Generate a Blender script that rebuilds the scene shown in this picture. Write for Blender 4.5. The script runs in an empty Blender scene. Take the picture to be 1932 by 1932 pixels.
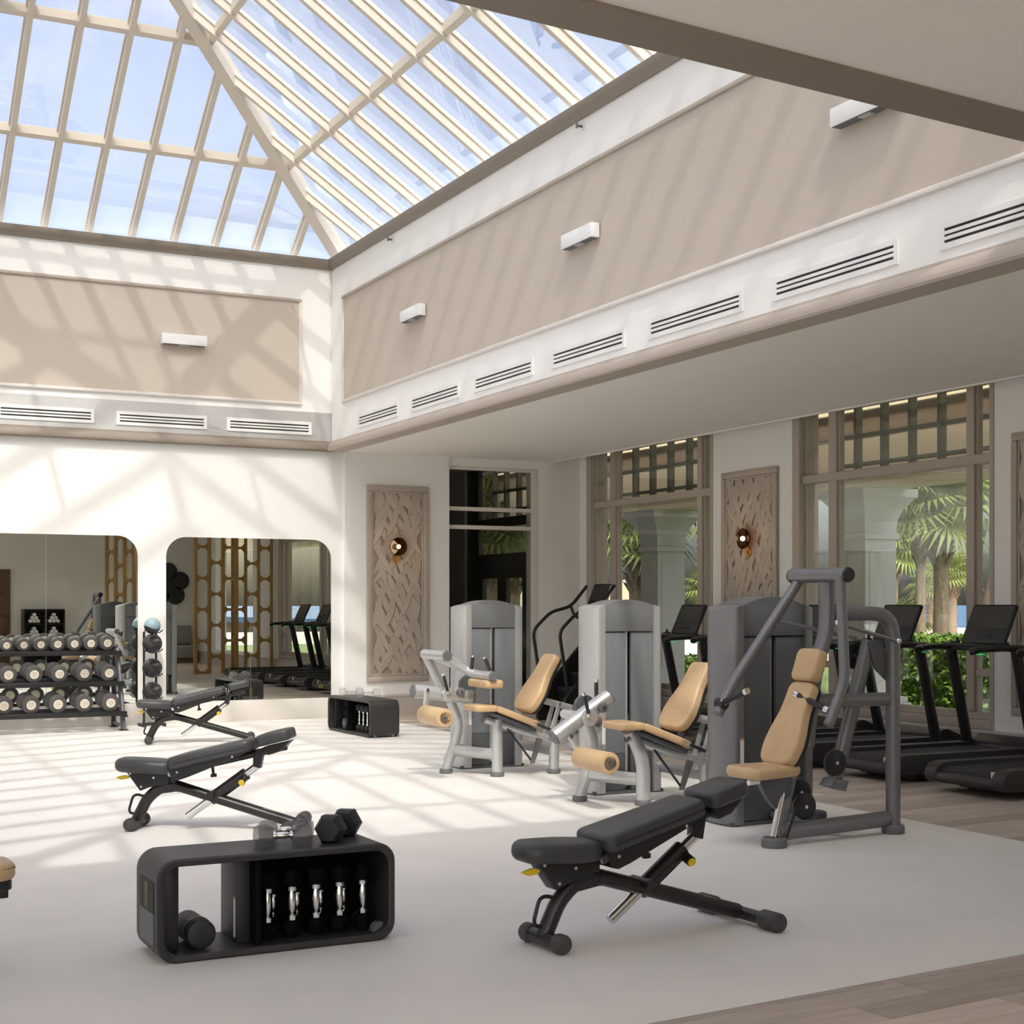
import bpy, bmesh, math, random
from mathutils import Matrix, Vector, Euler
random.seed(7)
PI = math.pi
R = math.radians
scene = bpy.context.scene
COL = scene.collection

# ---------------------------------------------------------------- camera, world, sun, exposure
FPX = 2780.0
YAW = math.atan(1381 / FPX)
cam_d = bpy.data.cameras.new('camera')
cam = bpy.data.objects.new('camera', cam_d)
COL.objects.link(cam)
cam.location = (0, 0, 1.5)
cam.rotation_euler = (PI / 2, 0, -YAW)
cam_d.sensor_fit = 'HORIZONTAL'
cam_d.sensor_width = 36
cam_d.lens = FPX / 1932 * 36
cam_d.shift_y = (1140 - 966) / 1932
cam_d.clip_end = 5000
scene.camera = cam

SKY_STRENGTH = 0.25
CLOUD = 3.4
world = bpy.data.worlds.new('sky')
scene.world = world
world.use_nodes = True
wn = world.node_tree
wn.nodes.clear()
def wnode(t, **kw):
    n = wn.nodes.new(t)
    for k, v in kw.items():
        setattr(n, k, v)
    return n
w_out = wnode('ShaderNodeOutputWorld')
w_bg = wnode('ShaderNodeBackground')
w_bg.inputs['Strength'].default_value = SKY_STRENGTH
w_tc = wnode('ShaderNodeTexCoord')
w_sky = wnode('ShaderNodeTexSky', sky_type='NISHITA')
w_sky.sun_disc = False
w_sky.sun_elevation = R(52.5)
w_sky.sun_rotation = R(199.2)
w_sky.air_density = 1.0
w_sky.dust_density = 6.0
w_sky.ozone_density = 1.0
w_hsv = wnode('ShaderNodeHueSaturation')
w_hsv.inputs['Saturation'].default_value = 0.74
w_hsv.inputs['Hue'].default_value = 0.52
w_noise = wnode('ShaderNodeTexNoise')
w_noise.inputs['Scale'].default_value = 5.0
w_noise.inputs['Detail'].default_value = 7.0
w_noise.inputs['Roughness'].default_value = 0.62
w_cl = wnode('ShaderNodeValToRGB')
w_cl.color_ramp.elements[0].position = 0.52
w_cl.color_ramp.elements[0].color = (0, 0, 0, 1)
w_cl.color_ramp.elements[1].position = 0.74
w_cl.color_ramp.elements[1].color = (0.7, 0.7, 0.7, 1)
w_mix = wnode('ShaderNodeMix', data_type='RGBA')
w_mix.inputs[7].default_value = (CLOUD, CLOUD, CLOUD * 1.02, 1)
wl = wn.links.new
wl(w_tc.outputs['Generated'], w_noise.inputs['Vector'])
wl(w_noise.outputs['Fac'], w_cl.inputs[0])
wl(w_cl.outputs[0], w_mix.inputs[0])
wl(w_sky.outputs[0], w_hsv.inputs['Color'])
wl(w_hsv.outputs[0], w_mix.inputs[6])
wl(w_mix.outputs[2], w_bg.inputs['Color'])
wl(w_bg.outputs[0], w_out.inputs[0])

sun_d = bpy.data.lights.new('sun', 'SUN')
sun_d.energy = 1.3
sun_d.angle = R(0.9)
sun_d.color = (1.0, 0.96, 0.90)
sun = bpy.data.objects.new('sun', sun_d)
COL.objects.link(sun)
sun.location = (-4, -11, 16)
sun.rotation_euler = Vector((0.252, 0.725, -1.0)).to_track_quat('-Z', 'Y').to_euler()

vs = scene.view_settings
vs.view_transform = 'Standard'
vs.look = 'None'
vs.gamma = 1
vs.use_curve_mapping = False
vs.exposure = 0.5

# ---------------------------------------------------------------- materials
MATS = {}
def mat(name, col, rough=0.5, metal=0.0, var=0.0, scale=8.0, bump=0.0, bscale=60.0, spec=0.5,
        stretch=None, rnd=0.0, emit=None, estr=0.0, coat=0.0):
    m = bpy.data.materials.new(name)
    m.use_nodes = True
    nt = m.node_tree
    b = nt.nodes['Principled BSDF']
    b.inputs['Roughness'].default_value = rough
    b.inputs['Metallic'].default_value = metal
    b.inputs['Specular IOR Level'].default_value = spec
    if coat:
        b.inputs['Coat Weight'].default_value = coat
    c4 = (col[0], col[1], col[2], 1)
    b.inputs['Base Color'].default_value = c4
    tc = nt.nodes.new('ShaderNodeTexCoord')
    mp = nt.nodes.new('ShaderNodeMapping')
    nt.links.new(tc.outputs['Object'], mp.inputs[0])
    if stretch:
        mp.inputs['Scale'].default_value = stretch
    src = None
    if var > 0 or rnd > 0:
        hsv = nt.nodes.new('ShaderNodeHueSaturation')
        hsv.inputs['Color'].default_value = c4
        nz = nt.nodes.new('ShaderNodeTexNoise')
        nz.inputs['Scale'].default_value = scale
        nz.inputs['Detail'].default_value = 6
        nt.links.new(mp.outputs[0], nz.inputs['Vector'])
        mr = nt.nodes.new('ShaderNodeMapRange')
        mr.inputs[1].default_value = 0.25
        mr.inputs[2].default_value = 0.75
        mr.inputs[3].default_value = 1 - var
        mr.inputs[4].default_value = 1 + var
        nt.links.new(nz.outputs['Fac'], mr.inputs[0])
        src = mr.outputs[0]
        if rnd > 0:
            oi = nt.nodes.new('ShaderNodeObjectInfo')
            mr2 = nt.nodes.new('ShaderNodeMapRange')
            mr2.inputs[3].default_value = 1 - rnd
            mr2.inputs[4].default_value = 1 + rnd
            nt.links.new(oi.outputs['Random'], mr2.inputs[0])
            mu = nt.nodes.new('ShaderNodeMath')
            mu.operation = 'MULTIPLY'
            nt.links.new(src, mu.inputs[0])
            nt.links.new(mr2.outputs[0], mu.inputs[1])
            src = mu.outputs[0]
        nt.links.new(src, hsv.inputs['Value'])
        nt.links.new(hsv.outputs[0], b.inputs['Base Color'])
    if bump > 0:
        nb = nt.nodes.new('ShaderNodeTexNoise')
        nb.inputs['Scale'].default_value = bscale
        nb.inputs['Detail'].default_value = 4
        nt.links.new(mp.outputs[0], nb.inputs['Vector'])
        bp = nt.nodes.new('ShaderNodeBump')
        bp.inputs['Strength'].default_value = bump
        bp.inputs['Distance'].default_value = 0.01
        nt.links.new(nb.outputs['Fac'], bp.inputs['Height'])
        nt.links.new(bp.outputs[0], b.inputs['Normal'])
    if emit:
        b.inputs['Emission Color'].default_value = (emit[0], emit[1], emit[2], 1)
        b.inputs['Emission Strength'].default_value = estr
    MATS[name] = m
    return m

def glass_mat(name, tint, refl=0.06, edge=0.5, dirt=None):
    m = bpy.data.materials.new(name)
    m.use_nodes = True
    nt = m.node_tree
    nt.nodes.clear()
    o = nt.nodes.new('ShaderNodeOutputMaterial')
    tr = nt.nodes.new('ShaderNodeBsdfTransparent')
    tr.inputs[0].default_value = (*tint, 1)
    gl = nt.nodes.new('ShaderNodeBsdfGlossy')
    gl.inputs['Roughness'].default_value = 0.0
    gl.inputs['Color'].default_value = (0.9, 0.95, 0.93, 1)
    lw = nt.nodes.new('ShaderNodeFresnel')
    lw.inputs[0].default_value = 1.45
    mr = nt.nodes.new('ShaderNodeMapRange')
    mr.inputs[3].default_value = refl
    mr.inputs[4].default_value = edge
    mx = nt.nodes.new('ShaderNodeMixShader')
    nt.links.new(lw.outputs[0], mr.inputs[0])
    nt.links.new(mr.outputs[0], mx.inputs[0])
    nt.links.new(tr.outputs[0], mx.inputs[1])
    nt.links.new(gl.outputs[0], mx.inputs[2])
    nt.links.new(mx.outputs[0], o.inputs[0])
    MATS[name] = m
    return m

def ghost_mat(name, col, alpha):
    m = mat(name, col, 0.45)
    m.node_tree.nodes['Principled BSDF'].inputs['Alpha'].default_value = alpha
    return m

mat('wall_white', (0.88, 0.87, 0.85), 0.75, var=0.012, scale=2.0)
mat('ceiling_white', (0.86, 0.83, 0.79), 0.8, var=0.012, scale=2.0)
mat('wall_greige', (0.82, 0.81, 0.76), 0.75, var=0.02, scale=2.0)
mat('panel_beige', (0.55, 0.485, 0.415), 0.7, var=0.012, scale=25)
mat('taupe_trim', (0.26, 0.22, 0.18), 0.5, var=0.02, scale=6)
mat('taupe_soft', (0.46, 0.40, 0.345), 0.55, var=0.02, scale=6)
mat('base_white', (0.74, 0.70, 0.66), 0.6, var=0.015, scale=4)
mat('rafter_cream', (0.72, 0.66, 0.57), 0.5, var=0.02, scale=5)
mat('vent_white', (0.85, 0.84, 0.82), 0.45)
mat('slot_black', (0.02, 0.02, 0.02), 0.6)
mat('lamp_white', (0.88, 0.88, 0.87), 0.4)
mat('mat_grey', (0.735, 0.71, 0.675), 0.62, var=0.05, scale=1.6, bump=0.12, bscale=900, spec=0.3)
mat('silver', (0.54, 0.545, 0.55), 0.34, metal=0.55, var=0.03, scale=20)
mat('silver_dark', (0.20, 0.20, 0.21), 0.36, metal=0.5, var=0.04, scale=20)
mat('gun_grey', (0.10, 0.105, 0.112), 0.42, metal=0.25, var=0.04, scale=12)
mat('slate_panel', (0.20, 0.215, 0.23), 0.4, metal=0.15, var=0.06, scale=7, stretch=(4, 4, 0.3))
mat('cap_grey', (0.17, 0.175, 0.18), 0.45, var=0.04, scale=10)
mat('plastic_grey', (0.14, 0.143, 0.15), 0.55, var=0.03, scale=15)
mat('rubber_black', (0.022, 0.022, 0.023), 0.55, var=0.1, scale=30)
mat('black_satin', (0.012, 0.012, 0.012), 0.4, var=0.1, scale=20)
mat('black_frame', (0.016, 0.014, 0.013), 0.33, var=0.1, scale=20)
mat('charcoal_shell', (0.028, 0.027, 0.027), 0.45, var=0.06, scale=15, bump=0.03, bscale=400)
mat('vinyl_black', (0.050, 0.051, 0.053), 0.40, var=0.05, scale=6, bump=0.06, bscale=250)
mat('vinyl_tan', (0.56, 0.385, 0.215), 0.42, var=0.08, scale=9, bump=0.05, bscale=180)
mat('chrome', (0.80, 0.80, 0.80), 0.12, metal=1.0)
mat('white_plastic', (0.82, 0.82, 0.80), 0.4)
mat('foot_dark', (0.055, 0.053, 0.052), 0.55, var=0.05, scale=20)
mat('recess_shade_black', (0.004, 0.004, 0.004), 0.8, spec=0.1)  # shade inside the storage benches, put into the colour
mat('base_taupe', (0.56, 0.51, 0.46), 0.55, var=0.02, scale=5)
mat('yellow', (0.80, 0.56, 0.02), 0.4)
mat('screen_glass', (0.045, 0.045, 0.044), 0.25, var=0.1)
mat('led_green', (0.0, 0.3, 0.08), 0.4, emit=(0.0, 0.8, 0.15), estr=0.5)
mat('deck_brown', (0.030, 0.027, 0.025), 0.5, var=0.06, scale=10)
mat('belt', (0.018, 0.017, 0.016), 0.7, bump=0.05, bscale=300)
mat('disc_cream', (0.72, 0.66, 0.56), 0.45)
mat('disc_print', (0.42, 0.36, 0.27), 0.5)
mat('dumbbell_rubber', (0.075, 0.070, 0.068), 0.55, var=0.08, scale=20, bump=0.04)
mat('ball_black', (0.035, 0.034, 0.034), 0.5, var=0.08, scale=15, bump=0.15, bscale=180)
mat('ball_blue', (0.27, 0.38, 0.44), 0.45, var=0.04)
mat('leaf_taupe', (0.46, 0.40, 0.335), 0.65, var=0.10, scale=30, stretch=(1, 1, 0.15), rnd=0.07)
mat('leaf_back', (0.37, 0.315, 0.26), 0.7)
mat('leaf_line', (0.235, 0.18, 0.135), 0.7)
mat('brass', (0.62, 0.38, 0.13), 0.25, metal=1.0)
mat('bulb', (1, 0.9, 0.7), 0.4, emit=(1.0, 0.62, 0.24), estr=2.6)
mat('oak_gold', (0.36, 0.21, 0.06), 0.45, var=0.2, scale=6, stretch=(6, 6, 0.5))
mat('walnut', (0.14, 0.085, 0.05), 0.5, var=0.2, scale=6, stretch=(6, 6, 0.5))
mat('upholstery', (0.30, 0.29, 0.27), 0.8, bump=0.1, bscale=300)
mat('petal_black', (0.03, 0.028, 0.027), 0.6)
mat('towel', (0.85, 0.85, 0.84), 0.9)
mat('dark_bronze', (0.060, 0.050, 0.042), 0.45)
mat('trellis_green', (0.15, 0.14, 0.115), 0.55)
mat('porch_cream', (0.60, 0.52, 0.38), 0.7, var=0.04)
mat('porch_brown', (0.22, 0.16, 0.11), 0.6, var=0.08)
mat('porch_column', (0.46, 0.47, 0.43), 0.7, var=0.03)
mat('porch_floor', (0.62, 0.58, 0.52), 0.7, var=0.06)
mat('strip_light', (1, 1, 1), 0.4, emit=(1.0, 0.93, 0.8), estr=7)
mat('sand', (0.66, 0.56, 0.44), 0.9, var=0.08, scale=0.6)
mat('lawn', (0.16, 0.22, 0.06), 0.9, var=0.2, scale=3)
mat('sea', (0.045, 0.14, 0.27), 0.45, var=0.12, scale=0.05, stretch=(0.3, 3, 1))
mat('palm_trunk', (0.30, 0.23, 0.165), 0.9, var=0.25, scale=14, stretch=(1, 1, 2.5), bump=0.5, bscale=30)
mat('palm_boot', (0.24, 0.17, 0.115), 0.9, var=0.3, scale=12, bump=0.3)
mat('frond', (0.20, 0.25, 0.055), 0.55, var=0.2, scale=6, rnd=0.25)
mat('hedge_leaf', (0.16, 0.28, 0.035), 0.5, var=0.45, scale=9)
mat('canvas_beige', (0.72, 0.62, 0.48), 0.9)
mat('canvas_navy', (0.03, 0.035, 0.06), 0.9)
mat('thatch', (0.46, 0.35, 0.22), 0.95, var=0.2, scale=20)
mat('caution_orange', (0.75, 0.25, 0.10), 0.5)
mat('print_grey', (0.45, 0.45, 0.44), 0.5)
mat('caution_white', (0.78, 0.77, 0.74), 0.5)
mat('band_multi', (0.12, 0.12, 0.06), 0.6, var=0.6, scale=40)
glass_mat('sky_glass', (0.97, 0.98, 0.985), 0.015, 0.35)
glass_mat('win_glass', (0.97, 0.98, 0.97), 0.0, 0.14)
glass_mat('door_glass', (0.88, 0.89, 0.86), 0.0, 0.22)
glass_mat('smoke_glass', (0.38, 0.22, 0.11), 0.02, 0.2)
ghost_mat('ghost_rubber', (0.16, 0.16, 0.165), 0.50)
ghost_mat('ghost_faint', (0.45, 0.45, 0.45), 0.30)
_m = bpy.data.materials.new('mirror_glass')
_m.use_nodes = True
_b = _m.node_tree.nodes['Principled BSDF']
_b.inputs['Base Color'].default_value = (0.80, 0.82, 0.77, 1)
_b.inputs['Metallic'].default_value = 1
_b.inputs['Roughness'].default_value = 0.0
MATS['mirror_glass'] = _m

def wood_mat(name, c1, c2, rnd):
    m = mat(name, c1, 0.5, var=0.16, scale=3.2, stretch=(0.7, 7, 1), rnd=rnd, bump=0.04, bscale=40, spec=0.35)
    return m
wood_mat('plank_grey', (0.45, 0.385, 0.33), None, 0.22)

# ---------------------------------------------------------------- mesh helpers
class B:
    def __init__(s, M=None):
        s.bm = bmesh.new()
        s.M = M or Matrix()
        s.mi = 0
    def _v(s, p):
        return s.bm.verts.new(s.M @ Vector(p))
    def _f(s, vs):
        try:
            f = s.bm.faces.new(vs)
            f.material_index = s.mi
            return f
        except ValueError:
            return None
    def quad(s, *ps):
        return s._f([s._v(p) for p in ps])
    def prism(s, poly, axis, lo, hi, bev=0.0, seg=2):
        n = len(poly)
        def mp(a, b, c):
            return {'x': (c, a, b), 'y': (a, c, b), 'z': (a, b, c)}[axis]
        v0 = [s._v(mp(a, b, lo)) for a, b in poly]
        v1 = [s._v(mp(a, b, hi)) for a, b in poly]
        fs = [s._f(v0), s._f(list(reversed(v1)))]
        for i in range(n):
            j = (i + 1) % n
            fs.append(s._f([v0[j], v0[i], v1[i], v1[j]]))
        if bev > 0:
            ed = set()
            for f in (fs[0], fs[1]):
                for e in f.edges:
                    ed.add(e)
            if n <= 6:
                for f in fs:
                    for e in f.edges:
                        ed.add(e)
            bmesh.ops.bevel(s.bm, geom=list(ed), offset=bev, segments=seg, profile=0.5, affect='EDGES', clamp_overlap=True)
        return s
    def box(s, x0, x1, y0, y1, z0, z1, bev=0.0, seg=2):
        return s.prism([(x0, y0), (x1, y0), (x1, y1), (x0, y1)], 'z', z0, z1, bev, seg)
    def tube(s, pts, r, n=10, fil=0.0, rb=None, cap=True, closed=False, r_end=None):
        pts = [Vector(p) for p in pts]
        if fil > 0:
            q = [pts[0]]
            for i in range(1, len(pts) - 1):
                a, b, c = pts[i - 1], pts[i], pts[i + 1]
                d1 = (a - b); d2 = (c - b)
                f1 = min(fil, d1.length * 0.48); f2 = min(fil, d2.length * 0.48)
                pa = b + d1.normalized() * f1; pc = b + d2.normalized() * f2
                for k in range(6):
                    t = k / 5
                    q.append(pa * (1 - t) ** 2 + b * 2 * t * (1 - t) + pc * t * t)
            q.append(pts[-1])
            pts = q
        m = len(pts)
        rings = []
        T0 = None; U = None
        for i, p in enumerate(pts):
            if closed:
                T = (pts[(i + 1) % m] - pts[i - 1]).normalized()
            elif i == 0:
                T = (pts[1] - pts[0]).normalized()
            elif i == m - 1:
                T = (pts[-1] - pts[-2]).normalized()
            else:
                T = ((pts[i + 1] - p).normalized() + (p - pts[i - 1]).normalized()).normalized()
            if U is None:
                ref = Vector((0, 0, 1)) if abs(T.z) < 0.9 else Vector((0, 1, 0))
                U = T.cross(ref).normalized()
            else:
                U = (U - T * U.dot(T)).normalized()
            V = T.cross(U)
            rr = r if r_end is None else r + (r_end - r) * i / (m - 1)
            r2 = (rb if rb is not None else rr)
            rings.append([s._v(p + U * rr * math.cos(2 * PI * k / n) + V * r2 * math.sin(2 * PI * k / n)) for k in range(n)])
        rng = range(m) if closed else range(m - 1)
        for i in rng:
            a = rings[i]; b = rings[(i + 1) % m]
            for k in range(n):
                l = (k + 1) % n
                s._f([a[k], a[l], b[l], b[k]])
        if cap and not closed:
            s._f(list(reversed(rings[0]))); s._f(rings[-1])
        return s
    def cyl(s, p0, p1, r, r2=None, n=18, bev=0.0):
        p0 = Vector(p0); p1 = Vector(p1)
        if bev > 0:
            d = (p1 - p0).normalized()
            return s.rings([(p0, r - bev), (p0 + d * bev * 0.35, r - bev * 0.3), (p0 + d * bev, r), (p1 - d * bev, r), (p1 - d * bev * 0.35, r - bev * 0.3), (p1, r - bev)], n)
        return s.rings([(p0, r), (p1, r if r2 is None else r2)], n)
    def rings(s, pr, n=18, cap=True):
        d = (pr[-1][0] - pr[0][0])
        d = d.normalized() if d.length > 1e-6 else Vector((0, 0, 1))
        ref = Vector((0, 0, 1)) if abs(d.z) < 0.9 else Vector((1, 0, 0))
        U = d.cross(ref).normalized(); V = d.cross(U)
        rs = [[s._v(p + U * r * math.cos(2 * PI * k / n) + V * r * math.sin(2 * PI * k / n)) for k in range(n)] for p, r in pr]
        for a, b in zip(rs, rs[1:]):
            for k in range(n):
                l = (k + 1) % n
                s._f([a[k], a[l], b[l], b[k]])
        if cap:
            s._f(list(reversed(rs[0]))); s._f(rs[-1])
        return s
    def lathe(s, prof, n=24, origin=(0, 0, 0), axis='z'):
        o = Vector(origin)
        ax = {'x': Vector((1, 0, 0)), 'y': Vector((0, 1, 0)), 'z': Vector((0, 0, 1))}[axis]
        return s.rings([(o + ax * h, max(r, 1e-4)) for r, h in prof], n)
    def sphere(s, c, r, n=20, m=12, sz=1.0):
        c = Vector(c)
        pr = []
        for i in range(m + 1):
            t = PI * i / m
            pr.append((c + Vector((0, 0, -math.cos(t) * r * sz)), max(r * math.sin(t), 1e-4)))
        return s.rings(pr, n)
    def mesh(s, name):
        bmesh.ops.recalc_face_normals(s.bm, faces=s.bm.faces[:])
        me = bpy.data.meshes.new(name)
        s.bm.to_mesh(me); s.bm.free()
        me.polygons.foreach_set('use_smooth', [True] * len(me.polygons))
        me.set_sharp_from_angle(angle=R(38))
        return me

def rpoly(pts, rad, seg=5):
    out = []
    n = len(pts)
    for i in range(n):
        a = Vector(pts[i - 1]); b = Vector(pts[i]); c = Vector(pts[(i + 1) % n])
        r = rad[i] if isinstance(rad, (list, tuple)) else rad
        if r <= 0:
            out.append((b.x, b.y)); continue
        d1 = a - b; d2 = c - b
        f1 = min(r, d1.length * 0.499); f2 = min(r, d2.length * 0.499)
        pa = b + d1.normalized() * f1; pc = b + d2.normalized() * f2
        for k in range(seg + 1):
            t = k / seg
            w = 0.72
            num = pa * (1 - t) ** 2 + b * 2 * w * t * (1 - t) + pc * t * t
            den = (1 - t) ** 2 + 2 * w * t * (1 - t) + t * t
            p = num / den
            out.append((p.x, p.y))
    return out
def rrect(x0, y0, x1, y1, r, seg=5):
    return rpoly([(x0, y0), (x1, y0), (x1, y1), (x0, y1)], r, seg)

def obj(name, b, m, parent=None, label=None):
    me = b.mesh(name) if isinstance(b, B) else b
    o = bpy.data.objects.new(name, me)
    if not me.materials:
        for q in (m if isinstance(m, (list, tuple)) else [m]):
            me.materials.append(MATS[q])
    COL.objects.link(o)
    if parent:
        o.parent = parent
    if label:
        o['label'] = label
    return o
def tag(o, label, cat, group=None, kind=None):
    o['label'] = label; o['category'] = cat
    if group: o['group'] = group
    if kind: o['kind'] = kind
    return o
def thing(name, label, cat, loc=(0, 0, 0), rotz=0.0, group=None, kind=None):
    o = bpy.data.objects.new(name, None)
    o.empty_display_size = 0.1
    COL.objects.link(o)
    o.location = loc; o.rotation_euler = (0, 0, rotz)
    return tag(o, label, cat, group, kind)
def struct(name, b, m, label=None, cat=None):
    o = obj(name, b, m)
    o['kind'] = 'structure'
    if label: o['label'] = label
    if cat: o['category'] = cat
    return o
def sroot(name, label=None, cat=None, loc=(0, 0, 0), rotz=0.0):
    o = bpy.data.objects.new(name, None)
    COL.objects.link(o)
    o.location = loc; o.rotation_euler = (0, 0, rotz)
    o['kind'] = 'structure'
    if label: o['label'] = label
    if cat: o['category'] = cat
    return o
def dup(o, parent=None):
    c = o.copy(); COL.objects.link(c); c.parent = parent
    for ch in o.children:
        dup(ch, c)
    return c
def place(o, loc, rotz, label, group=None):
    o.location = loc; o.rotation_euler = (0, 0, rotz); o['label'] = label
    if group: o['group'] = group
    return o
ORD = ['first', 'second', 'third', 'fourth', 'fifth', 'sixth', 'seventh', 'eighth', 'ninth', 'tenth', 'eleventh', 'twelfth']

# ================================================================ THE ROOM
XR, XL = 6.55, -0.45            # faces of the raised atrium walls
XW = 10.35                      # inner face of the window wall
ZC = 3.53                       # low ceiling
ZT = 6.05                       # top of the raised walls
MB = Matrix.Translation((0, 18.452, 0)) @ Matrix.Rotation(R(1.0), 4, 'Z')   # frame of the back wall
def yfront(x): return 4.253 + 0.09 * x
YB = 18.55

# --- floor slab, rubber mat and planks
def clip(poly, a, b, c):
    out = []
    n = len(poly)
    for i in range(n):
        p, q = poly[i], poly[(i + 1) % n]
        dp = a * p[0] + b * p[1] - c; dq = a * q[0] + b * q[1] - c
        if dp <= 0: out.append(p)
        if (dp < 0 < dq) or (dq < 0 < dp):
            t = dp / (dp - dq)
            out.append((p[0] + (q[0] - p[0]) * t, p[1] + (q[1] - p[1]) * t))
    return out
floor = struct('floor', B().box(-4.6, 10.6, -0.8, 25.0, -0.16, -0.012), 'porch_floor', 'grey rubber sports floor bordered by grey brown wood planks', 'floor')
XM = 7.04
matpoly = [(-1.1, yfront(-1.1)), (XM, yfront(XM)), (XM, 18.62), (-1.1, 18.45)]
obj('rubber_mat', B().prism(matpoly, 'z', -0.012, 0.0), 'mat_grey', floor, 'light grey speckled rubber sports flooring')
PA = math.atan(0.09)
ca, sa = math.cos(PA), math.sin(PA)
planks, rest = [], []
PW, PL = 0.182, 1.22
regions = [[(1, 0, XM), ((-0.09), 1, 4.253), (-1, 0, 4.55), (0, -1, 0.75)],       # a*x+b*y <= c
           [(-1, 0, -XM), (1, 0, XW), (0, 1, 24.5), (0, -1, 0.75)],
           [(1, 0, -1.1), (0.09, -1, -4.253), (0, 1, 18.5), (-1, 0, 4.55)]]
for row in range(-12, 150):
    off = random.random() * PL
    for k in range(-6, 18):
        u0 = k * PL + off; v0 = row * PW - 2.0
        base = [(u0 + .0015, v0 + .0015), (u0 + PL - .0015, v0 + .0015), (u0 + PL - .0015, v0 + PW - .0015), (u0 + .0015, v0 + PW - .0015)]
        base = [(ca * u - sa * v, sa * u + ca * v) for u, v in base]
        for reg in regions:
            p = base
            for h in reg:
                p = clip(p, *h)
                if len(p) < 3: break
            if len(p) < 3: continue
            cxp = sum(q[0] for q in p) / len(p); cyp = sum(q[1] for q in p) / len(p)
            d = cxp * math.sin(YAW) + cyp * math.cos(YAW); rr = cxp * math.cos(YAW) - cyp * math.sin(YAW)
            vis = d > 3.5 and abs(rr / d) < 0.42 and cyp < 17.5
            (planks if vis else rest).append((d, p))
planks.sort(key=lambda t: t[0])
rest += planks[298:]
for d, p in planks[:298]:
    c = (sum(q[0] for q in p) / len(p), sum(q[1] for q in p) / len(p))
    o = obj('plank', B().prism([(q[0] - c[0], q[1] - c[1]) for q in p], 'z', -0.012, 0.0), 'plank_grey', floor)
    o.location = (c[0], c[1], 0)
b = B()
for d, p in rest:
    b.prism(p, 'z', -0.012, 0.0)
o = obj('planks', b, 'plank_grey', floor, 'grey brown wood plank flooring'); o['kind'] = 'stuff'

# --- back wall (with door opening) and other walls
b = B(MB)
b.box(-4.6, 8.25, 0, 0.25, 0, ZC + 0.5); b.box(9.66, 10.75, 0, 0.25, 0, ZC + 0.5); b.box(8.25, 9.66, 0, 0.25, 3.42, ZC + 0.5)
b.box(6.72, 8.25, -0.05, 0, 0, ZC)
struct('wall_back', b, 'wall_white', 'white plastered back wall holding two mirrors', 'wall')
struct('wall_back_upper', B(MB).box(XL - 0.3, XR + 0.3, 0.0, 0.28, ZC + .03, ZT), 'wall_white', 'white raised back wall below the skylight', 'wall')
struct('wall_right_upper', B().box(XR, XR + 0.28, yfront(XR), YB, ZC + .03, ZT), 'wall_white', 'white raised side wall below the skylight', 'wall')
struct('wall_left_upper', B().box(XL - 0.28, XL, yfront(XL), YB, ZC + .03, ZT), 'wall_white')
b = B(); b.prism([(XL - .28, yfront(XL - .28) - .28), (XR + .28, yfront(XR + .28) - .28), (XR + .28, yfront(XR + .28)), (XL - .28, yfront(XL - .28))], 'z', ZC + .03, ZT)
struct('wall_front_upper', b, 'wall_white')
# unseen window bays added to left and front walls for more daylight inside
LB = [(0.2, 4.2), (4.8, 8.8), (9.4, 13.4), (14.0, 18.0)]
b = B(); ye = -0.9
for a_, c_ in LB + [(18.7, 18.7)]:
    b.box(-4.75, -4.55, ye, a_, 0, ZC); ye = c_
for a_, c_ in LB:
    b.box(-4.75, -4.55, a_, c_, 0, .3)
struct('wall_left', b, 'wall_white')
FB = [(-4.3, -1.2), (-0.7, 2.4)]
b = B(); xe = -4.7
for a_, c_ in FB + [(10.7, 10.7)]:
    b.box(xe, a_, -1.0, -0.75, 0, 4.1); xe = c_
for a_, c_ in FB:
    b.box(a_, c_, -1.0, -.75, 0, .3); b.box(a_, c_, -1.0, -.75, 3.45, 4.1)
struct('wall_front', b, 'wall_greige', 'pale greige front wall reflected in the mirrors', 'wall')
for n_, (a_, c_, side) in enumerate([(q[0], q[1], 'l') for q in LB] + [(q[0], q[1], 'f') for q in FB]):
    r_ = sroot('window_%d' % (n_ + 4))  # added bay, out of view, brings daylight in
    Mw = Matrix(((0, 1, 0, -4.68), (1, 0, 0, 0), (0, 0, 1, 0), (0, 0, 0, 1))) if side == 'l' else Matrix.Translation((0, -.9, 0))
    for q in range(4):
        u = a_ + (c_ - a_) * q / 3
        obj('mullion', B(Mw).box(u - .04, u + .04, -.05, .05, .3, 3.5), 'taupe_soft', r_)
        if q < 3:
            obj('pane', B(Mw).box(u + .04, a_ + (c_ - a_) * (q + 1) / 3 - .04, -.004, .004, .3, 3.5), 'win_glass', r_)
    obj('transom_bar', B(Mw).box(a_, c_, -.045, .045, 2.86, 2.95), 'taupe_soft', r_)
b = B(); b.box(-60, -4.76, -60, 60, -.3, -.1); b.box(-4.76, 10.4, -60, -1.02, -.3, -.1)
struct('ground_bounce', b, 'porch_floor', 'unseen pale ground added around the building to bounce light', 'paving')  # unseen bright ground, added to bounce sunlight in through the added bays

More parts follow.
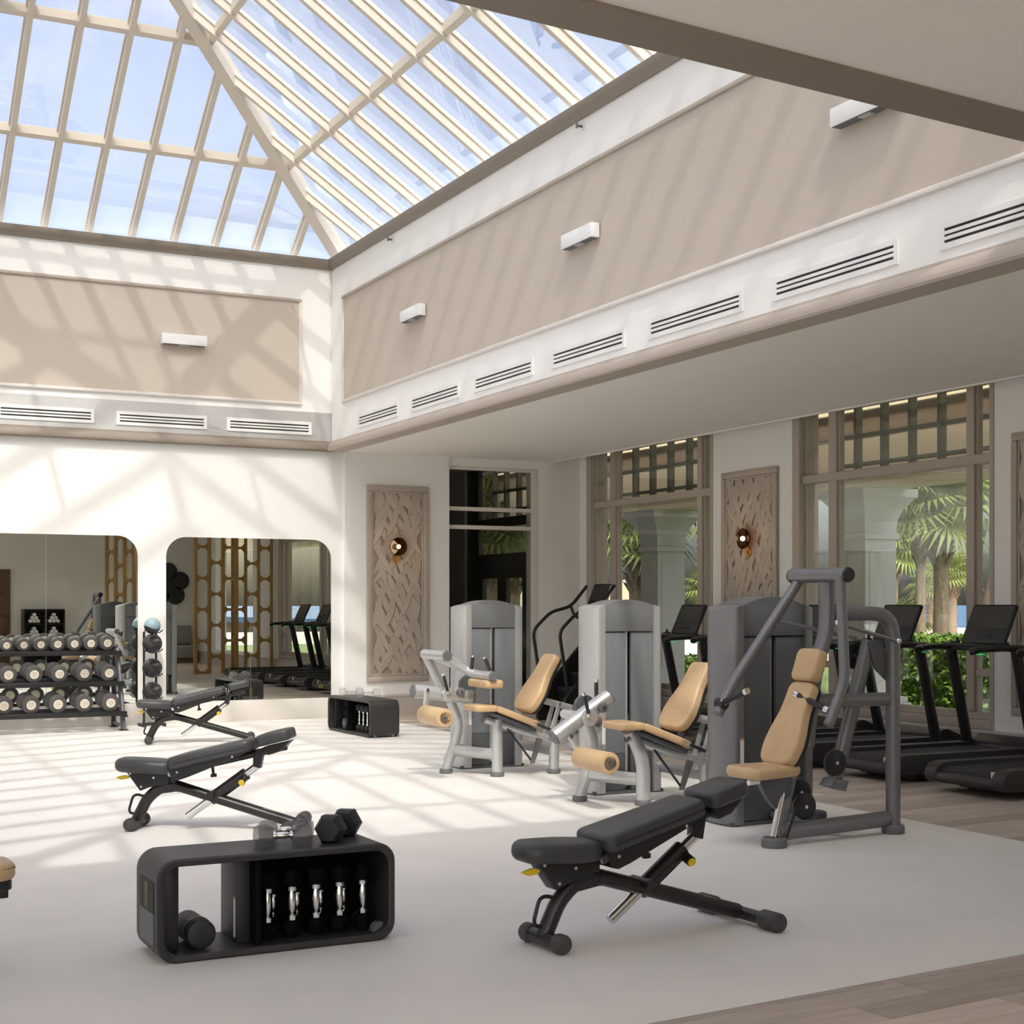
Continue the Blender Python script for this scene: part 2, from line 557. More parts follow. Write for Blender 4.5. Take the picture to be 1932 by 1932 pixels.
# low ceiling around the atrium
b = B()
b.prism([(XR + .02, -0.8), (9.9, -0.8), (9.9, 18.9), (XR + .02, 18.9)], 'z', ZC, ZC + 0.09)
b.prism([(XL - .02, -0.8), (XR + .02, -0.8), (XR + .02, yfront(XR) - .02), (XL - .02, yfront(XL) - .02)], 'z', ZC, ZC + 0.09)
b.prism([(-4.7, -0.8), (XL - .02, -0.8), (XL - .02, 18.6), (-4.7, 18.6)], 'z', ZC, ZC + 0.09)
b.box(9.86, 9.9, -0.8, 18.9, ZC, 4.0); b.box(9.86, 10.6, -0.8, 18.9, 4.0, 4.08)
b.box(8.0, 10.6, 18.6, 25, 3.75, 3.85)
struct('ceiling', b, 'ceiling_white', 'pale low ceiling around the glazed atrium', 'ceiling')

def run(p0, p1, prof, z0=0.0):
    """prism along p0->p1; profile (inward offset, z); inward is to the right of the direction"""
    p0 = Vector((p0[0], p0[1], 0)); p1 = Vector((p1[0], p1[1], 0))
    t = (p1 - p0).normalized(); n = Vector((t.y, -t.x, 0))
    M = Matrix(((n.x, t.x, 0, p0.x), (n.y, t.y, 0, p0.y), (0, 0, 1, 0), (0, 0, 0, 1)))
    b = B(M)
    b.prism(prof, 'y', 0, (p1 - p0).length)
    return b
def wb(x, y=0.0):
    v = MB @ Vector((x, y, 0)); return (v.x, v.y)
crown = [(-0.03, ZC + .125), (0.018, ZC + .125), (0.022, ZC + .105), (0.05, ZC + .085), (0.066, ZC + .05), (0.07, ZC + .035), (0.088, ZC + .03), (0.09, ZC + .006), (0.075, ZC - .012), (-0.16, ZC - .012), (-0.165, ZC + .004), (-0.03, ZC + .004)]
crown_b = [(0.0, ZC + .125), (0.018, ZC + .125), (0.022, ZC + .105), (0.05, ZC + .085), (0.066, ZC + .05), (0.07, ZC + .035), (0.088, ZC + .03), (0.09, ZC + .006), (0.075, ZC - .012), (0.0, ZC - .012)]
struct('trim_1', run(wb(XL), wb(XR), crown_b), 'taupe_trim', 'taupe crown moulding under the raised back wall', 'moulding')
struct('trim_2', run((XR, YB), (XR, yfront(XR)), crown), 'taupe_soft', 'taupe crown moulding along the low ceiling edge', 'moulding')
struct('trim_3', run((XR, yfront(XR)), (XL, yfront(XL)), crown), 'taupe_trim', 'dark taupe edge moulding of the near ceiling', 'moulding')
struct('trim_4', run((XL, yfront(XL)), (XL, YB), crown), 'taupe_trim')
cap = [(0.0, 5.92), (0.03, 5.925), (0.035, 5.95), (0.06, 5.975), (0.075, 6.0), (0.075, ZT), (0.0, ZT)]
struct('trim_5', run(wb(XL), wb(XR), cap), 'taupe_trim', 'taupe moulding at the top of the back wall', 'moulding')
struct('trim_6', run((XR, YB), (XR, yfront(XR)), cap), 'taupe_trim', 'taupe moulding at the top of the side wall', 'moulding')
struct('trim_7', run((XR, yfront(XR)), (XL, yfront(XL)), cap), 'taupe_trim')
struct('trim_8', run((XL, yfront(XL)), (XL, YB), cap), 'taupe_trim')
# slim bead where the low ceiling meets the window pocket
bead = [(0.0, ZC - .012), (0.05, ZC - .012), (0.05, ZC + .02), (0.0, ZC + .02)]
struct('trim_9', run((9.9, 18.6), (9.9, -0.7), bead), 'ceiling_white', 'slim white bead along the window ceiling edge', 'moulding')

# large beige panels with moulding frames on the raised walls
def framed_panel(name, label, M, x0, x1, z0, z1):
    r = sroot(name, label, 'panel')
    obj('panel_field', B(M).box(x0 + .03, x1 - .03, -0.008, 0.0, z0 + .03, z1 - .03), 'panel_beige', r)
    for (a, c, d, e, m) in ((x0, x1, z1 - .04, z1, 'taupe_soft'), (x0, x1, z0, z0 + .04, 'base_white'), (x0, x0 + .04, z0 + .04, z1 - .04, 'base_white'), (x1 - .04, x1, z0 + .04, z1 - .04, 'base_white')):
        obj('moulding', B(M).box(a, c, -0.03, 0.0, d, e, 0.008), m, r)
    return r
framed_panel('trim_10', 'beige wall panel framed on the raised back wall', MB, -0.2, 6.133, 4.11, 5.50)
MR = Matrix(((0, 1, 0, XR), (1, 0, 0, 0), (0, 0, 1, 0), (0, 0, 0, 1)))     # local x -> world Y, local -y -> -X
framed_panel('trim_11', 'long beige wall panel framed on the raised side wall', MR, 5.2, 18.11, 4.11, 5.50)

# baseboards
struct('baseboard_back', B(MB).box(-4.5, 6.72, -0.045, 0.0, 0, 0.265, 0.004), 'base_white', 'plain pale plinth below the mirrors', 'baseboard')
b = B(MB); b.box(6.68, 8.25, -0.085, -0.05, 0, 0.25); b.box(6.68, 8.25, -0.095, -0.05, 0.25, 0.285, 0.008); b.box(9.7, 10.4, -0.03, 0, 0, .25); b.box(9.7, 10.4, -.04, 0, .25, .285, .008)
struct('baseboard_corner', b, 'base_taupe', 'taupe baseboard below the leaf panel', 'baseboard')
b = B(); b.box(XW - .03, XW, -0.7, 18.6, 0, 0.26); b.box(XW - .045, XW, -0.7, 18.6, 0.26, 0.295, 0.008)
struct('baseboard_right', b, 'base_taupe', 'taupe baseboard under the windows', 'baseboard')

# --- mirrors: rounded top corners, two panes each
def mirror(label, x0, x1):
    r = thing('wall_mirror', label, 'mirror', (0, 0, 0), group='arched wall mirrors')
    xm = (x0 + x1) / 2; z0, z1, rd = 0.27, 2.35, 0.25
    arcL = [(x0 + rd - rd * math.cos(t), z1 - rd + rd * math.sin(t)) for t in [PI / 2 * k / 10 for k in range(11)]]
    pl = [(xm - .002, z0), (x0, z0)] + arcL + [(xm - .002, z1)]
    pr = [(2 * xm - a, c) for a, c in pl]
    obj('mirror_pane', B(MB).prism(pl, 'y', -0.012, -0.001), 'mirror_glass', r)
    obj('mirror_pane', B(MB).prism(pr, 'y', -0.012, -0.001), 'mirror_glass', r)
mirror('large rounded wall mirror behind the dumbbell rack', 1.78, 3.99)
mirror('large rounded wall mirror right of the medicine ball rack', 4.345, 6.538)

# --- linear wall lights
def wall_light(label, M, x, z=4.83, L=0.57):
    t = thing('wall_light', label, 'light', group='white linear wall lights')
    obj('housing', B(M).box(x - L / 2, x + L / 2, -0.105, -0.02, z - .065, z + .065, 0.004), 'lamp_white', t)
    obj('mount', B(M).box(x - .15, x + .15, -0.021, 0.0, z - .045, z + .045), 'lamp_white', t)
    obj('sensor', B(M).box(x - .06, x + .06, -0.09, -0.04, z - .078, z - .064, 0.003), 'print_grey', t)
    obj('underside', B(M).box(x - L / 2 + .02, x + L / 2 - .02, -0.10, -0.025, z - .068, z - .0645), 'plastic_grey', t)
wall_light('white linear light on the back wall beige panel', MB, 4.56)
wall_light('farthest white linear light on the long side wall panel', MR, 15.62)
wall_light('middle white linear light on the long side wall panel', MR, 11.68)
wall_light('nearest and largest white linear light on the side wall panel', MR, 7.74, 4.83, .68)

# --- slot vents
def vent(label, M, x0, x1, grp, z=3.81):
    t = thing('air_vent', label, 'vent', group=grp)
    obj('backing', B(M).box(x0, x1, -0.003, 0.0, z - .06, z + .06), 'slot_black', t)
    f = B(M)
    f.box(x0 - .04, x1 + .04, -0.012, 0, z + .047, z + .085); f.box(x0 - .04, x1 + .04, -0.012, 0, z - .085, z - .047)
    f.box(x0 - .04, x0, -0.012, 0, z - .047, z + .047); f.box(x1, x1 + .04, -0.012, 0, z - .047, z + .047)
    obj('frame', f, 'vent_white', t)
    for q in (-0.0175, 0.0175):
        obj('slat', B(M).box(x0, x1, -0.012, -0.003, z + q - .0105, z + q + .0105), 'vent_white', t)
for i, (a, c) in enumerate(((2.36, 3.42), (3.77, 4.83), (5.17, 6.23))):
    vent(['leftmost', 'middle', 'rightmost'][i] + ' slot vent on the raised back wall', MB, a, c, 'back wall vents')
for i in range(7):
    y1 = 17.50 - 1.738 * i
    vent(['farthest slot vent on the raised side wall'] [0] if i == 0 else ORD[i] + ' slot vent from the corner on the raised side wall', MR, y1 - 1.27, y1, 'side wall vents')

# --- sprinklers
for i, y in enumerate((16.38, 11.73)):
    t = thing('sprinkler', ['small sprinkler head near the far corner below the skylight moulding', 'small sprinkler head below the skylight moulding, midway along the side wall'][i], 'sprinkler', group='sprinklers')
    obj('escutcheon', B().cyl((XR - .012, y, 5.85), (XR, y, 5.85), .035), 'white_plastic', t)
    obj('nozzle', B().cyl((XR - .06, y, 5.85), (XR - .01, y, 5.85), .012), 'plastic_grey', t)
    obj('deflector', B().cyl((XR - .065, y, 5.85), (XR - .06, y, 5.85), .026), 'plastic_grey', t)

# ================================================================ SKYLIGHT
sky = sroot('skylight', 'hipped glass skylight with cream rafters over the atrium', 'skylight')
YF = 4.2
PT = 0.663
S0 = -0.28
SM = (XR - XL) / 2
def zs(s): return 6.235 + PT * s
def slope_M(side):
    # local (u along eave, s inward distance, z) -> world
    if side == 'back':  return lambda u, s, z: (u, YB - s, z)
    if side == 'front': return lambda u, s, z: (u, YF + s, z)
    if side == 'right': return lambda u, s, z: (XR - s, u, z)
    return lambda u, s, z: (XL + s, u, z)
def smax(side, u):
    if side in ('back', 'front'):
        return min(XR - u, u - XL, SM)
    return min(YB - u, u - YF, SM)
xs = [6.111 - 0.5333 * i for i in range(-1, 14)]
ys = [17.25 + 0.64 - 0.64 * j for j in range(-1, 22)]
def rafter(side, u):
    fn = slope_M(side)
    e = smax(side, u)
    if e < 0.05: return
    b = B()
    secs = [(-0.03, 0.0), (0.03, 0.0), (0.03, 0.10), (0.048, 0.10), (0.048, 0.145), (-0.048, 0.145), (-0.048, 0.10), (-0.03, 0.10)]
    ra = [b._v(fn(u + a, S0, zs(S0) + c)) for a, c in secs]
    rb_ = [b._v(fn(u + a, e, zs(e) + c)) for a, c in secs]
    n = len(secs)
    for k in range(n):
        l = (k + 1) % n
        b._f([ra[k], ra[l], rb_[l], rb_[k]])
    b._f(ra); b._f(list(reversed(rb_)))
    obj('rafter', b, 'rafter_cream', sky)
SP = (0.93, 2.25)
def polyclip_side(poly, side):
    # keep s <= smax on both hips
    lo, hi = (XL, XR) if side in ('back', 'front') else (YF, YB)
    poly = clip(poly, 1, 1, hi)         # u + s <= hi
    poly = clip(poly, -1, 1, -lo) if poly else poly   # s - u <= -lo
    return poly
def slope(side, us):
    fn = slope_M(side)
    for u in us: rafter(side, u)
    lo, hi = (XL, XR) if side in ('back', 'front') else (YF, YB)
    ue = [hi - S0] + sorted(us, reverse=True) + [lo + S0]
    srow = [S0, SP[0], SP[1], SM]
    for a, c in zip(ue, ue[1:]):
        for s0, s1 in zip(srow, srow[1:]):
            p = polyclip_side([(c, s0), (a, s0), (a, s1), (c, s1)], side)
            if len(p) < 3: continue
            area = abs(sum(p[i][0] * p[(i + 1) % len(p)][1] - p[(i + 1) % len(p)][0] * p[i][1] for i in range(len(p)))) / 2
            if area < 0.01: continue
            b = B()
            v0 = [b._v(fn(u, s, zs(s) + .120)) for u, s in p]; v1 = [b._v(fn(u, s, zs(s) + .126)) for u, s in p]
            b._f(v0); b._f(list(reversed(v1)))
            for k in range(len(p)):
                l = (k + 1) % len(p)
                b._f([v0[k], v0[l], v1[l], v1[k]])
            obj('pane', b, 'sky_glass', sky)
    for s in SP:
        b = B()
        for k, (a, c) in enumerate(((lo + s, hi - s),)):
            sec = [(-.026, 0.03), (.026, 0.03), (.026, .125), (-.026, .125)]
            ra = [b._v(fn(a, s + q, zs(s + q) + w)) for q, w in sec]; rb_ = [b._v(fn(c, s + q, zs(s + q) + w)) for q, w in sec]
            for k2 in range(4):
                l = (k2 + 1) % 4
                b._f([ra[k2], ra[l], rb_[l], rb_[k2]])
            b._f(ra); b._f(list(reversed(rb_)))
        obj('purlin', b, 'rafter_cream', sky)
    b = B()
    sec = [(S0 - .10, -.19), (S0 + .06, -.19), (S0 + .06, .03), (S0 - .10, .10)]
    ra = [b._v(fn(lo + S0, q, zs(S0) + w)) for q, w in sec]; rb_ = [b._v(fn(hi - S0, q, zs(S0) + w)) for q, w in sec]
    for k2 in range(4):
        l = (k2 + 1) % 4
        b._f([ra[k2], ra[l], rb_[l], rb_[k2]])
    b._f(ra); b._f(list(reversed(rb_)))
    obj('curb', b, 'wall_white', sky)
slope('back', [x for x in xs if XL + .1 < x < XR - .1])
slope('front', [x for x in xs if XL + .1 < x < XR - .1])
slope('right', [y for y in ys if YF + .1 < y < YB - .1])
slope('left', [y for y in ys if YF + .1 < y < YB - .1])
def bar(name, p0, p1, w, d):
    p0 = Vector(p0); p1 = Vector(p1)
    t = (p1 - p0).normalized(); n = Vector((t.y, -t.x, 0)).normalized()
    b = B()
    ra = []; rb_ = []
    for a, c in ((-w / 2, -.03), (w / 2, -.03), (w / 2, d), (-w / 2, d)):
        ra.append(b._v(p0 + n * a + Vector((0, 0, c)))); rb_.append(b._v(p1 + n * a + Vector((0, 0, c))))
    for k in range(4):
        l = (k + 1) % 4
        b._f([ra[k], ra[l], rb_[l], rb_[k]])
    b._f(ra); b._f(list(reversed(rb_)))
    obj(name, b, 'rafter_cream', sky)
for cx_, cy_, sx, sy in ((XR, YB, -1, -1), (XL, YB, 1, -1), (XR, YF, -1, 1), (XL, YF, 1, 1)):
    bar('hip_rafter', (cx_ + sx * S0, cy_ + sy * S0, zs(S0) - .02), (cx_ + sx * SM, cy_ + sy * SM, zs(SM) - .02), 0.15, 0.21)
bar('ridge_beam', (XR - SM, YB - SM, zs(SM) - .02), (XR - SM, YF + SM, zs(SM) - .02), 0.12, 0.2)

# ================================================================ WINDOW WALL
BAYS = [(15.26, 18.40), (10.54, 13.61), (5.71, 8.78)]
b = B()
ypier = [18.66, 18.40, 15.26, 13.61, 10.54, 8.78, 5.71, 3.9, 1.0, -0.8]
for y1, y0 in zip(ypier[0::2], ypier[1::2]):
    b.box(XW, XW + .28, y0, y1, 0, 4.0)
for y0, y1 in BAYS + [(1.0, 3.9)]:
    b.box(XW, XW + .28, y0, y1, 0, 0.36)
b.box(XW, XW + .28, -0.8, 18.66, 3.98, 4.08)
b.box(XW + .05, XW + .28, 18.66, 20.3, 0, 3.85); b.box(XW + .05, XW + .28, 22.75, 25.0, 0, 3.85)
struct('wall_right', b, 'wall_white', 'white window wall with tall glazed bays', 'wall')

def bay(n, label, y0, y1):
    r = sroot('window_%d' % n, label, 'window')
    X0, X1 = XW + .06, XW + .16
    def fb(ya, yb, za, zb, nm='frame_bar', m='taupe_soft', d=0.0):
        obj(nm, B().box(X0 - d, X1, ya, yb, za, zb, 0.006, 1), m, r)
    # deep reveal lining
    obj('reveal', B().box(XW - .012, XW + .26, y1 - .11, y1 + .02, 0.30, 3.98), 'taupe_soft', r)
    obj('reveal', B().box(XW - .012, XW + .26, y0 - .02, y0 + .03, 0.30, 3.98), 'taupe_soft', r)
    obj('window_sill', B().box(XW - .02, XW + .26, y0, y1, 0.30, 0.385, 0.008), 'taupe_soft', r)
    ya, yb = y0 + .03, y1 - .11
    zt0, zt1 = 2.86, 2.955
    m1 = (y1 - .63 - .07, y1 - .63 + .07); m0 = (y0 + .34 - .055, y0 + .34 + .055)
    cols = [(ya, m0[0]), (m0[1], m1[0]), (m1[1], yb)]
    fb(ya, yb, zt0, zt1, 'transom_bar', d=.028)
    fb(ya, yb, 0.385, 0.46, 'bottom_rail'); fb(ya, yb, 3.9, 3.98, 'top_rail')
    for m_ in (m0, m1):
        fb(m_[0], m_[1], 0.46, 3.9, 'mullion', d=.02)
    for i, (c0, c1) in enumerate(cols):
        rows = [(0.46, zt0), (zt1, 3.9)]
        if i != 1:
            fb(c0, c1, 0.80, 0.87, 'sash_rail')
            rows = [(0.46, 0.80), (0.87, zt0), (zt1, 3.9)]
        for z0, z1 in rows:
            obj('pane', B().box(X0 + .03, X0 + .038, c0, c1, z0, z1), 'win_glass', r)
            for q in ((c0, c0 + .022), (c1 - .022, c1)):
                obj('glazing_bead', B().box(X0 + .01, X0 + .05, q[0], q[1], z0, z1), 'taupe_soft', r)
bay(1, 'far taupe framed window bay beside the glass door', *BAYS[0])
bay(2, 'tall taupe framed window bay overlooking palms and sea', *BAYS[1])
bay(3, 'nearest window bay outside the right edge', *BAYS[2])

# ---- glazed screen with transoms in the back wall, and the double door beyond it
r = sroot('door_1', 'glazed opening with white transom bars in the back wall', 'door')
for z0, z1 in ((2.545, 2.60), (2.80, 2.855), (3.37, 3.42)):
    obj('transom_bar', B(MB).box(8.25, 9.60, 0.03, 0.11, z0, z1, 0.004), 'base_white', r)
obj('jamb', B(MB).box(9.58, 9.67, 0.0, 0.2, 0, 3.42, 0.004), 'base_white', r)
obj('jamb', B(MB).box(8.24, 8.262, 0.02, 0.2, 0, 3.42, 0.004), 'dark_bronze', r)
for z0, z1 in ((0.02, 2.545), (2.60, 2.80), (2.855, 3.37)):
    obj('pane', B(MB).box(8.262, 9.58, 0.066, 0.074, z0, z1), 'door_glass', r)
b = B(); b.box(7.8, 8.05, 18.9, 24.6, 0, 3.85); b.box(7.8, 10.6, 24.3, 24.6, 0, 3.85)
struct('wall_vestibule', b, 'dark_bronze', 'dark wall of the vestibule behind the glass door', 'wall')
r = sroot('door_2', 'dark framed double door seen through the back glazing', 'door')
XD = XW + .1
def db(nm, ya, yb, za, zb, m='dark_bronze', d=.08):
    obj(nm, B().box(XD, XD + d, ya, yb, za, zb, 0.004, 1), m, r)
y0, y1 = 20.3, 22.75
db('frame_post', y0, y0 + .22, 0, 3.85); db('frame_post', y1 - .45, y1, 0, 3.85)
db('head_rail', y0 + .22, y1 - .45, 2.13, 2.32); db('head_rail', y0 + .22, y1 - .45, 2.75, 2.9); db('head_rail', y0 + .22, y1 - .45, 3.7, 3.85)
yl = (y0 + .22, (y0 + y1) / 2 - .11, y1 - .45)
for a, c in zip(yl, yl[1:]):
    db('stile', a, a + .16, 0, 2.13); db('stile', c - .16, c, 0, 2.13)
    db('rail', a + .16, c - .16, 0, .25); db('rail', a + .16, c - .16, 1.92, 2.13)
    obj('pane', B().box(XD + .03, XD + .038, a + .16, c - .16, .25, 1.92), 'win_glass', r)
    db('pull_handle', (c - .10 if a == yl[0] else a + .06), (c - .06 if a == yl[0] else a + .10), .95, 1.15, 'chrome', -.03)
obj('pane', B().box(XD + .03, XD + .038, y0 + .22, y1 - .45, 2.32, 2.75), 'win_glass', r)
obj('pane', B().box(XD + .03, XD + .038, y0 + .22, y1 - .45, 2.9, 3.7), 'win_glass', r)

# ---- leaf relief panels with moulding frames
leafb = B()
prof = [(0, -.5), (.22, -.36), (.40, -.10), (.44, .10), (.30, .34), (0, .5), (-.30, .34), (-.44, .10), (-.40, -.10), (-.22, -.36)]
leafb.mi = 1
leafb.prism([(a * .125, c * .40) for a, c in prof], 'y', -0.0035, 0.0)
leafb.mi = 0
v = [leafb._v((a * .125 * .80, -0.0075, c * .40 * .93)) for a, c in prof]
vb = [leafb._v((a * .125 * .86, -0.0036, c * .40 * .955)) for a, c in prof]
top = leafb._v((0, -0.010, .02))
for k in range(len(prof)):
    l = (k + 1) % len(prof)
    leafb._f([vb[k], vb[l], v[l], v[k]]); leafb._f([v[k], v[l], top])
leaf_me = leafb.mesh('leaf')
leaf_me.materials.append(MATS['leaf_taupe']); leaf_me.materials.append(MATS['leaf_line'])
def leaf_panel(label, M, x0, x1, z0=0.46, z1=3.10, dens=1.0):
    t = thing('leaf_panel', label, 'wall panel', group='leaf relief wall panels')
    t.matrix_world = M
    obj('backing', B().box(x0 + .03, x1 - .03, -0.01, 0, z0 + .03, z1 - .03), 'leaf_back', t)
    for a, c, d, e in ((x0, x1, z1 - .075, z1), (x0, x1, z0, z0 + .075), (x0, x0 + .075, z0 + .075, z1 - .075), (x1 - .075, x1, z0 + .075, z1 - .075)):
        obj('moulding', B().box(a, c, -0.045, 0, d, e, 0.014, 2), 'taupe_soft', t)
        s = 0.03
        aa, cc, dd, ee = a + (0 if a > x0 + .01 and c > x1 - .01 else 0), c, d, e
    for a, c, d, e in ((x0 + .075, x1 - .075, z1 - .10, z1 - .075), (x0 + .075, x1 - .075, z0 + .075, z0 + .10), (x0 + .075, x0 + .10, z0 + .10, z1 - .10), (x1 - .10, x1 - .075, z0 + .10, z1 - .10)):
        obj('inner_bead', B().box(a, c, -0.03, 0, d, e, 0.006, 1), 'taupe_soft', t)
    W = x1 - x0 - .2; H = z1 - z0 - .2
    nx = max(1, round(W / .105)); nz = round(H / .138)
    k = 0
    for j in range(nz + 1):
        for i in range(nx):
            cx_ = x0 + .1 + (i + .5 + (0.25 if j % 2 else -0.25)) * W / nx + random.uniform(-.015, .015)
            cz_ = z0 + .1 + j * H / nz + random.uniform(-.02, .02)
            ang = (1 if (i + j // 2) % 2 else -1) * R(random.uniform(16, 40))
            sc = random.uniform(.85, 1.12)
            hx = .18 * sc * abs(math.sin(ang)) + .05; hz = .17 * sc
            cx_ = min(max(cx_, x0 + .05 + hx), x1 - .05 - hx); cz_ = min(max(cz_, z0 + .05 + hz), z1 - .05 - hz)
            o = bpy.data.objects.new('leaf', leaf_me); COL.objects.link(o); o.parent = t
            o.location = (cx_, -0.011 - 0.0011 * (k % 9), cz_); o.rotation_euler = (0, ang, 0); o.scale = (sc, 1, sc)
            k += 1
    return t
MBP = MB @ Matrix.Translation((0, -0.05, 0))
MW = Matrix(((0, 1, 0, XW), (1, 0, 0, 0), (0, 0, 1, 0), (0, 0, 0, 1)))
leaf_panel('leaf relief wall panel with sconce between mirror and glass door', MBP, 7.02, 7.93)
leaf_panel('leaf relief wall panel with sconce between the two window bays', MW, 13.89, 15.01)
leaf_panel('leaf relief wall panel cut off by the right picture edge', MW, 9.15, 10.27)

# ---- brass sconces with smoked glass discs
def sconce(label, M, x, z):
    t = thing('wall_sconce', label, 'sconce', group='brass wall sconces')
    t.matrix_world = M @ Matrix.Translation((x, -0.02, z))
    obj('backplate', B().cyl((0, 0, -.155), (0, -.015, -.155), .062, n=24), 'brass', t)
    s = B(); s.tube([(0, -.035, -.25), (0, -.035, .19)], .008, 8); s.cyl((0, -.01, -.155), (0, -.035, -.155), .012)
    obj('stem', s, 'brass', t)
    d = B(); d.lathe([(.02, 0), (.07, -.006), (.115, -.022), (.122, -.045), (.118, -.045), (.11, -.026), (.07, -.011), (.02, -.005)], 28, (0, -.045, 0), 'y')
    obj('glass_disc', d, 'smoke_glass', t)
    obj('bulb', B().sphere((0, -.085, 0), .030, 16, 10), 'bulb', t)
    obj('socket', B().cyl((0, -.035, 0), (0, -.062, 0), .02), 'brass', t)
    l = bpy.data.lights.new('sconce_glow', 'POINT'); l.energy = 1.2; l.color = (1, .72, .42); l.shadow_soft_size = .05
    lo = bpy.data.objects.new('sconce_glow', l); COL.objects.link(lo); lo.parent = t; lo.location = (0, -.16, 0)
sconce('lit brass sconce with smoked disc on the back wall leaf panel', MBP, 7.45, 2.275)
sconce('lit brass sconce with smoked disc between the window bays', MW, 14.46, 2.28)

# ================================================================ OUTDOORS
struct('ground_porch', B().box(XW + .28, 13.9, -8, 30, -0.2, -0.02), 'porch_floor', 'pale paved porch floor outside the windows', 'paving')
struct('ground_lawn', B().box(13.9, 26, -20, 60, -0.6, -0.12), 'lawn', 'green planted strip beyond the porch', 'ground')
struct('ground_beach', B().box(26, 140, -120, 260, -2.2, -1.6), 'sand', 'pale beach sand', 'ground')
struct('ground_sea', B().box(140, 4200, -3000, 4200, -4.0, -2.4), 'sea', 'blue sea out to the horizon', 'sea')
b = B(); b.box(XW + .1, 13.5, -8, 30, 4.3, 4.45)
struct('porch_roof', b, 'porch_brown', 'brown porch ceiling outside the windows', 'roof')
t = thing('porch_beam', 'cream porch beam carried by the outdoor columns', 'beam')
obj('header', B().box(12.75, 13.25, -8, 30, 3.02, 3.72), 'porch_cream', t)
obj('bead', B().box(12.70, 12.75, -8, 30, 3.02, 3.10), 'porch_cream', t)
obj('bead', B().box(12.70, 12.75, -8, 30, 3.22, 3.28), 'porch_cream', t)
obj('fascia', B().box(12.72, 13.3, -8, 30, 3.72, 4.02), 'porch_brown', t)
obj('top_plate', B().box(12.6, 13.4, -8, 30, 4.02, 4.3), 'porch_cream', t)
tag(obj('strip_light', B().box(12.40, 12.46, 3, 26, 4.14, 4.19), 'strip_light'), 'glowing strip light running along the porch ceiling', 'light')
def column(label, y, x=13.0):
    t = thing('porch_column', label, 'column', (x, y, -0.02), 0, 'porch columns')
    def sq(h): return [(-h, -h), (h, -h), (h, h), (-h, h)]
    obj('shaft', B().prism(sq(.26), 'z', .3, 2.4), 'porch_column', t)
    bb = B(); bb.prism(sq(.40), 'z', 0, .22, .01); bb.prism(sq(.37), 'z', .22, .3, .01); obj('base', bb, 'porch_column', t)
    c = B()
    prof = [(.29, 2.38), (.29, 2.46), (.265, 2.47), (.27, 2.62), (.33, 2.78), (.42, 2.9), (.46, 2.93), (.46, 3.04)]
    for (h0, z0), (h1, z1) in zip(prof, prof[1:]):
        v0 = [c._v((a, q, z0)) for a, q in sq(h0)]; v1 = [c._v((a, q, z1)) for a, q in sq(h1)]
        for k in range(4):
            l = (k + 1) % 4
            c._f([v0[k], v0[l], v1[l], v1[k]])
    c._f([c._v((a, q, 3.04)) for a, q in sq(.47)])
    obj('capital', c, 'porch_column', t)
    for s_ in (0, 1, 2, 3):
        p = obj('shaft_panel', B(Matrix.Rotation(s_ * PI / 2, 4, 'Z')).box(-.19, .19, -.27, -.25, .5, 2.25, .008, 1), 'porch_column', t)
column('pale square porch column filling the left of the tall window bay', 15.50)
column('shaded square porch column seen through the far window bay', 20.6)
column('square porch column outside the nearest window bay', 10.4)
def trellis(label, y0, y1):
    t = thing('transom_trellis', label, 'trellis', group='dark trellises above the windows')
    X = XW + .42
    n = round((y1 - y0) / .44)
    for i in range(n + 1):
        y = y0 + (y1 - y0) * i / n
        obj('upright', B().box(X, X + .09, y - .022, y + .022, 2.90, 4.3), 'trellis_green', t)
    for z in (3.06, 3.38, 3.72):
        obj('crossbar', B().box(X + .02, X + .07, y0, y1, z - .022, z + .022), 'trellis_green', t)
    obj('crossbar', B().box(X + .02, X + .07, y0, y1, 2.90, 2.94), 'trellis_green', t)
trellis('dark lattice trellis outside the far window bay', 15.1, 18.3)
trellis('dark lattice trellis outside the tall middle window bay', 10.4, 13.5)
trellis('dark lattice trellis outside the vestibule doors', 20.1, 22.9)

# hedge
def hedge(label, x0, x1, y0, y1, z1, n):
    t = thing('hedge', label, 'hedge')
    core = B(); core.box(x0 + .12, x1 - .12, y0 + .1, y1 - .1, -0.12, z1 - .12)
    obj('branches', core, 'lawn', t)
    b = B()
    for i in range(n):
        x = random.uniform(x0, x1); y = random.uniform(y0, y1); z = random.uniform(-.1, z1)
        q = random.random()
        if q < .5: x = x0 + random.uniform(-.05, .14)
        elif q < .8: z = z1 + random.uniform(-.15, .05)
        M = Matrix.Translation((x, y, z)) @ Euler((random.uniform(-1.2, 1.2), random.uniform(-1.2, 1.2), random.uniform(0, 6.3))).to_matrix().to_4x4()
        s = random.uniform(.035, .065)
        vs_ = [b._v(M @ Vector(p)) for p in ((0, -s, 0), (s * .55, 0, .006), (0, s, 0), (-s * .55, 0, .006))]
        b._f(vs_)
    o = obj('leaves', b, 'hedge_leaf', t); o['kind'] = 'stuff'
hedge('bright green leafy hedge outside the tall window bay', 14.9, 15.8, 13.0, 18.2, 1.0, 10000)
hedge('low green hedge outside the far window bay', 14.9, 15.7, 20.6, 25.5, .5, 2500)

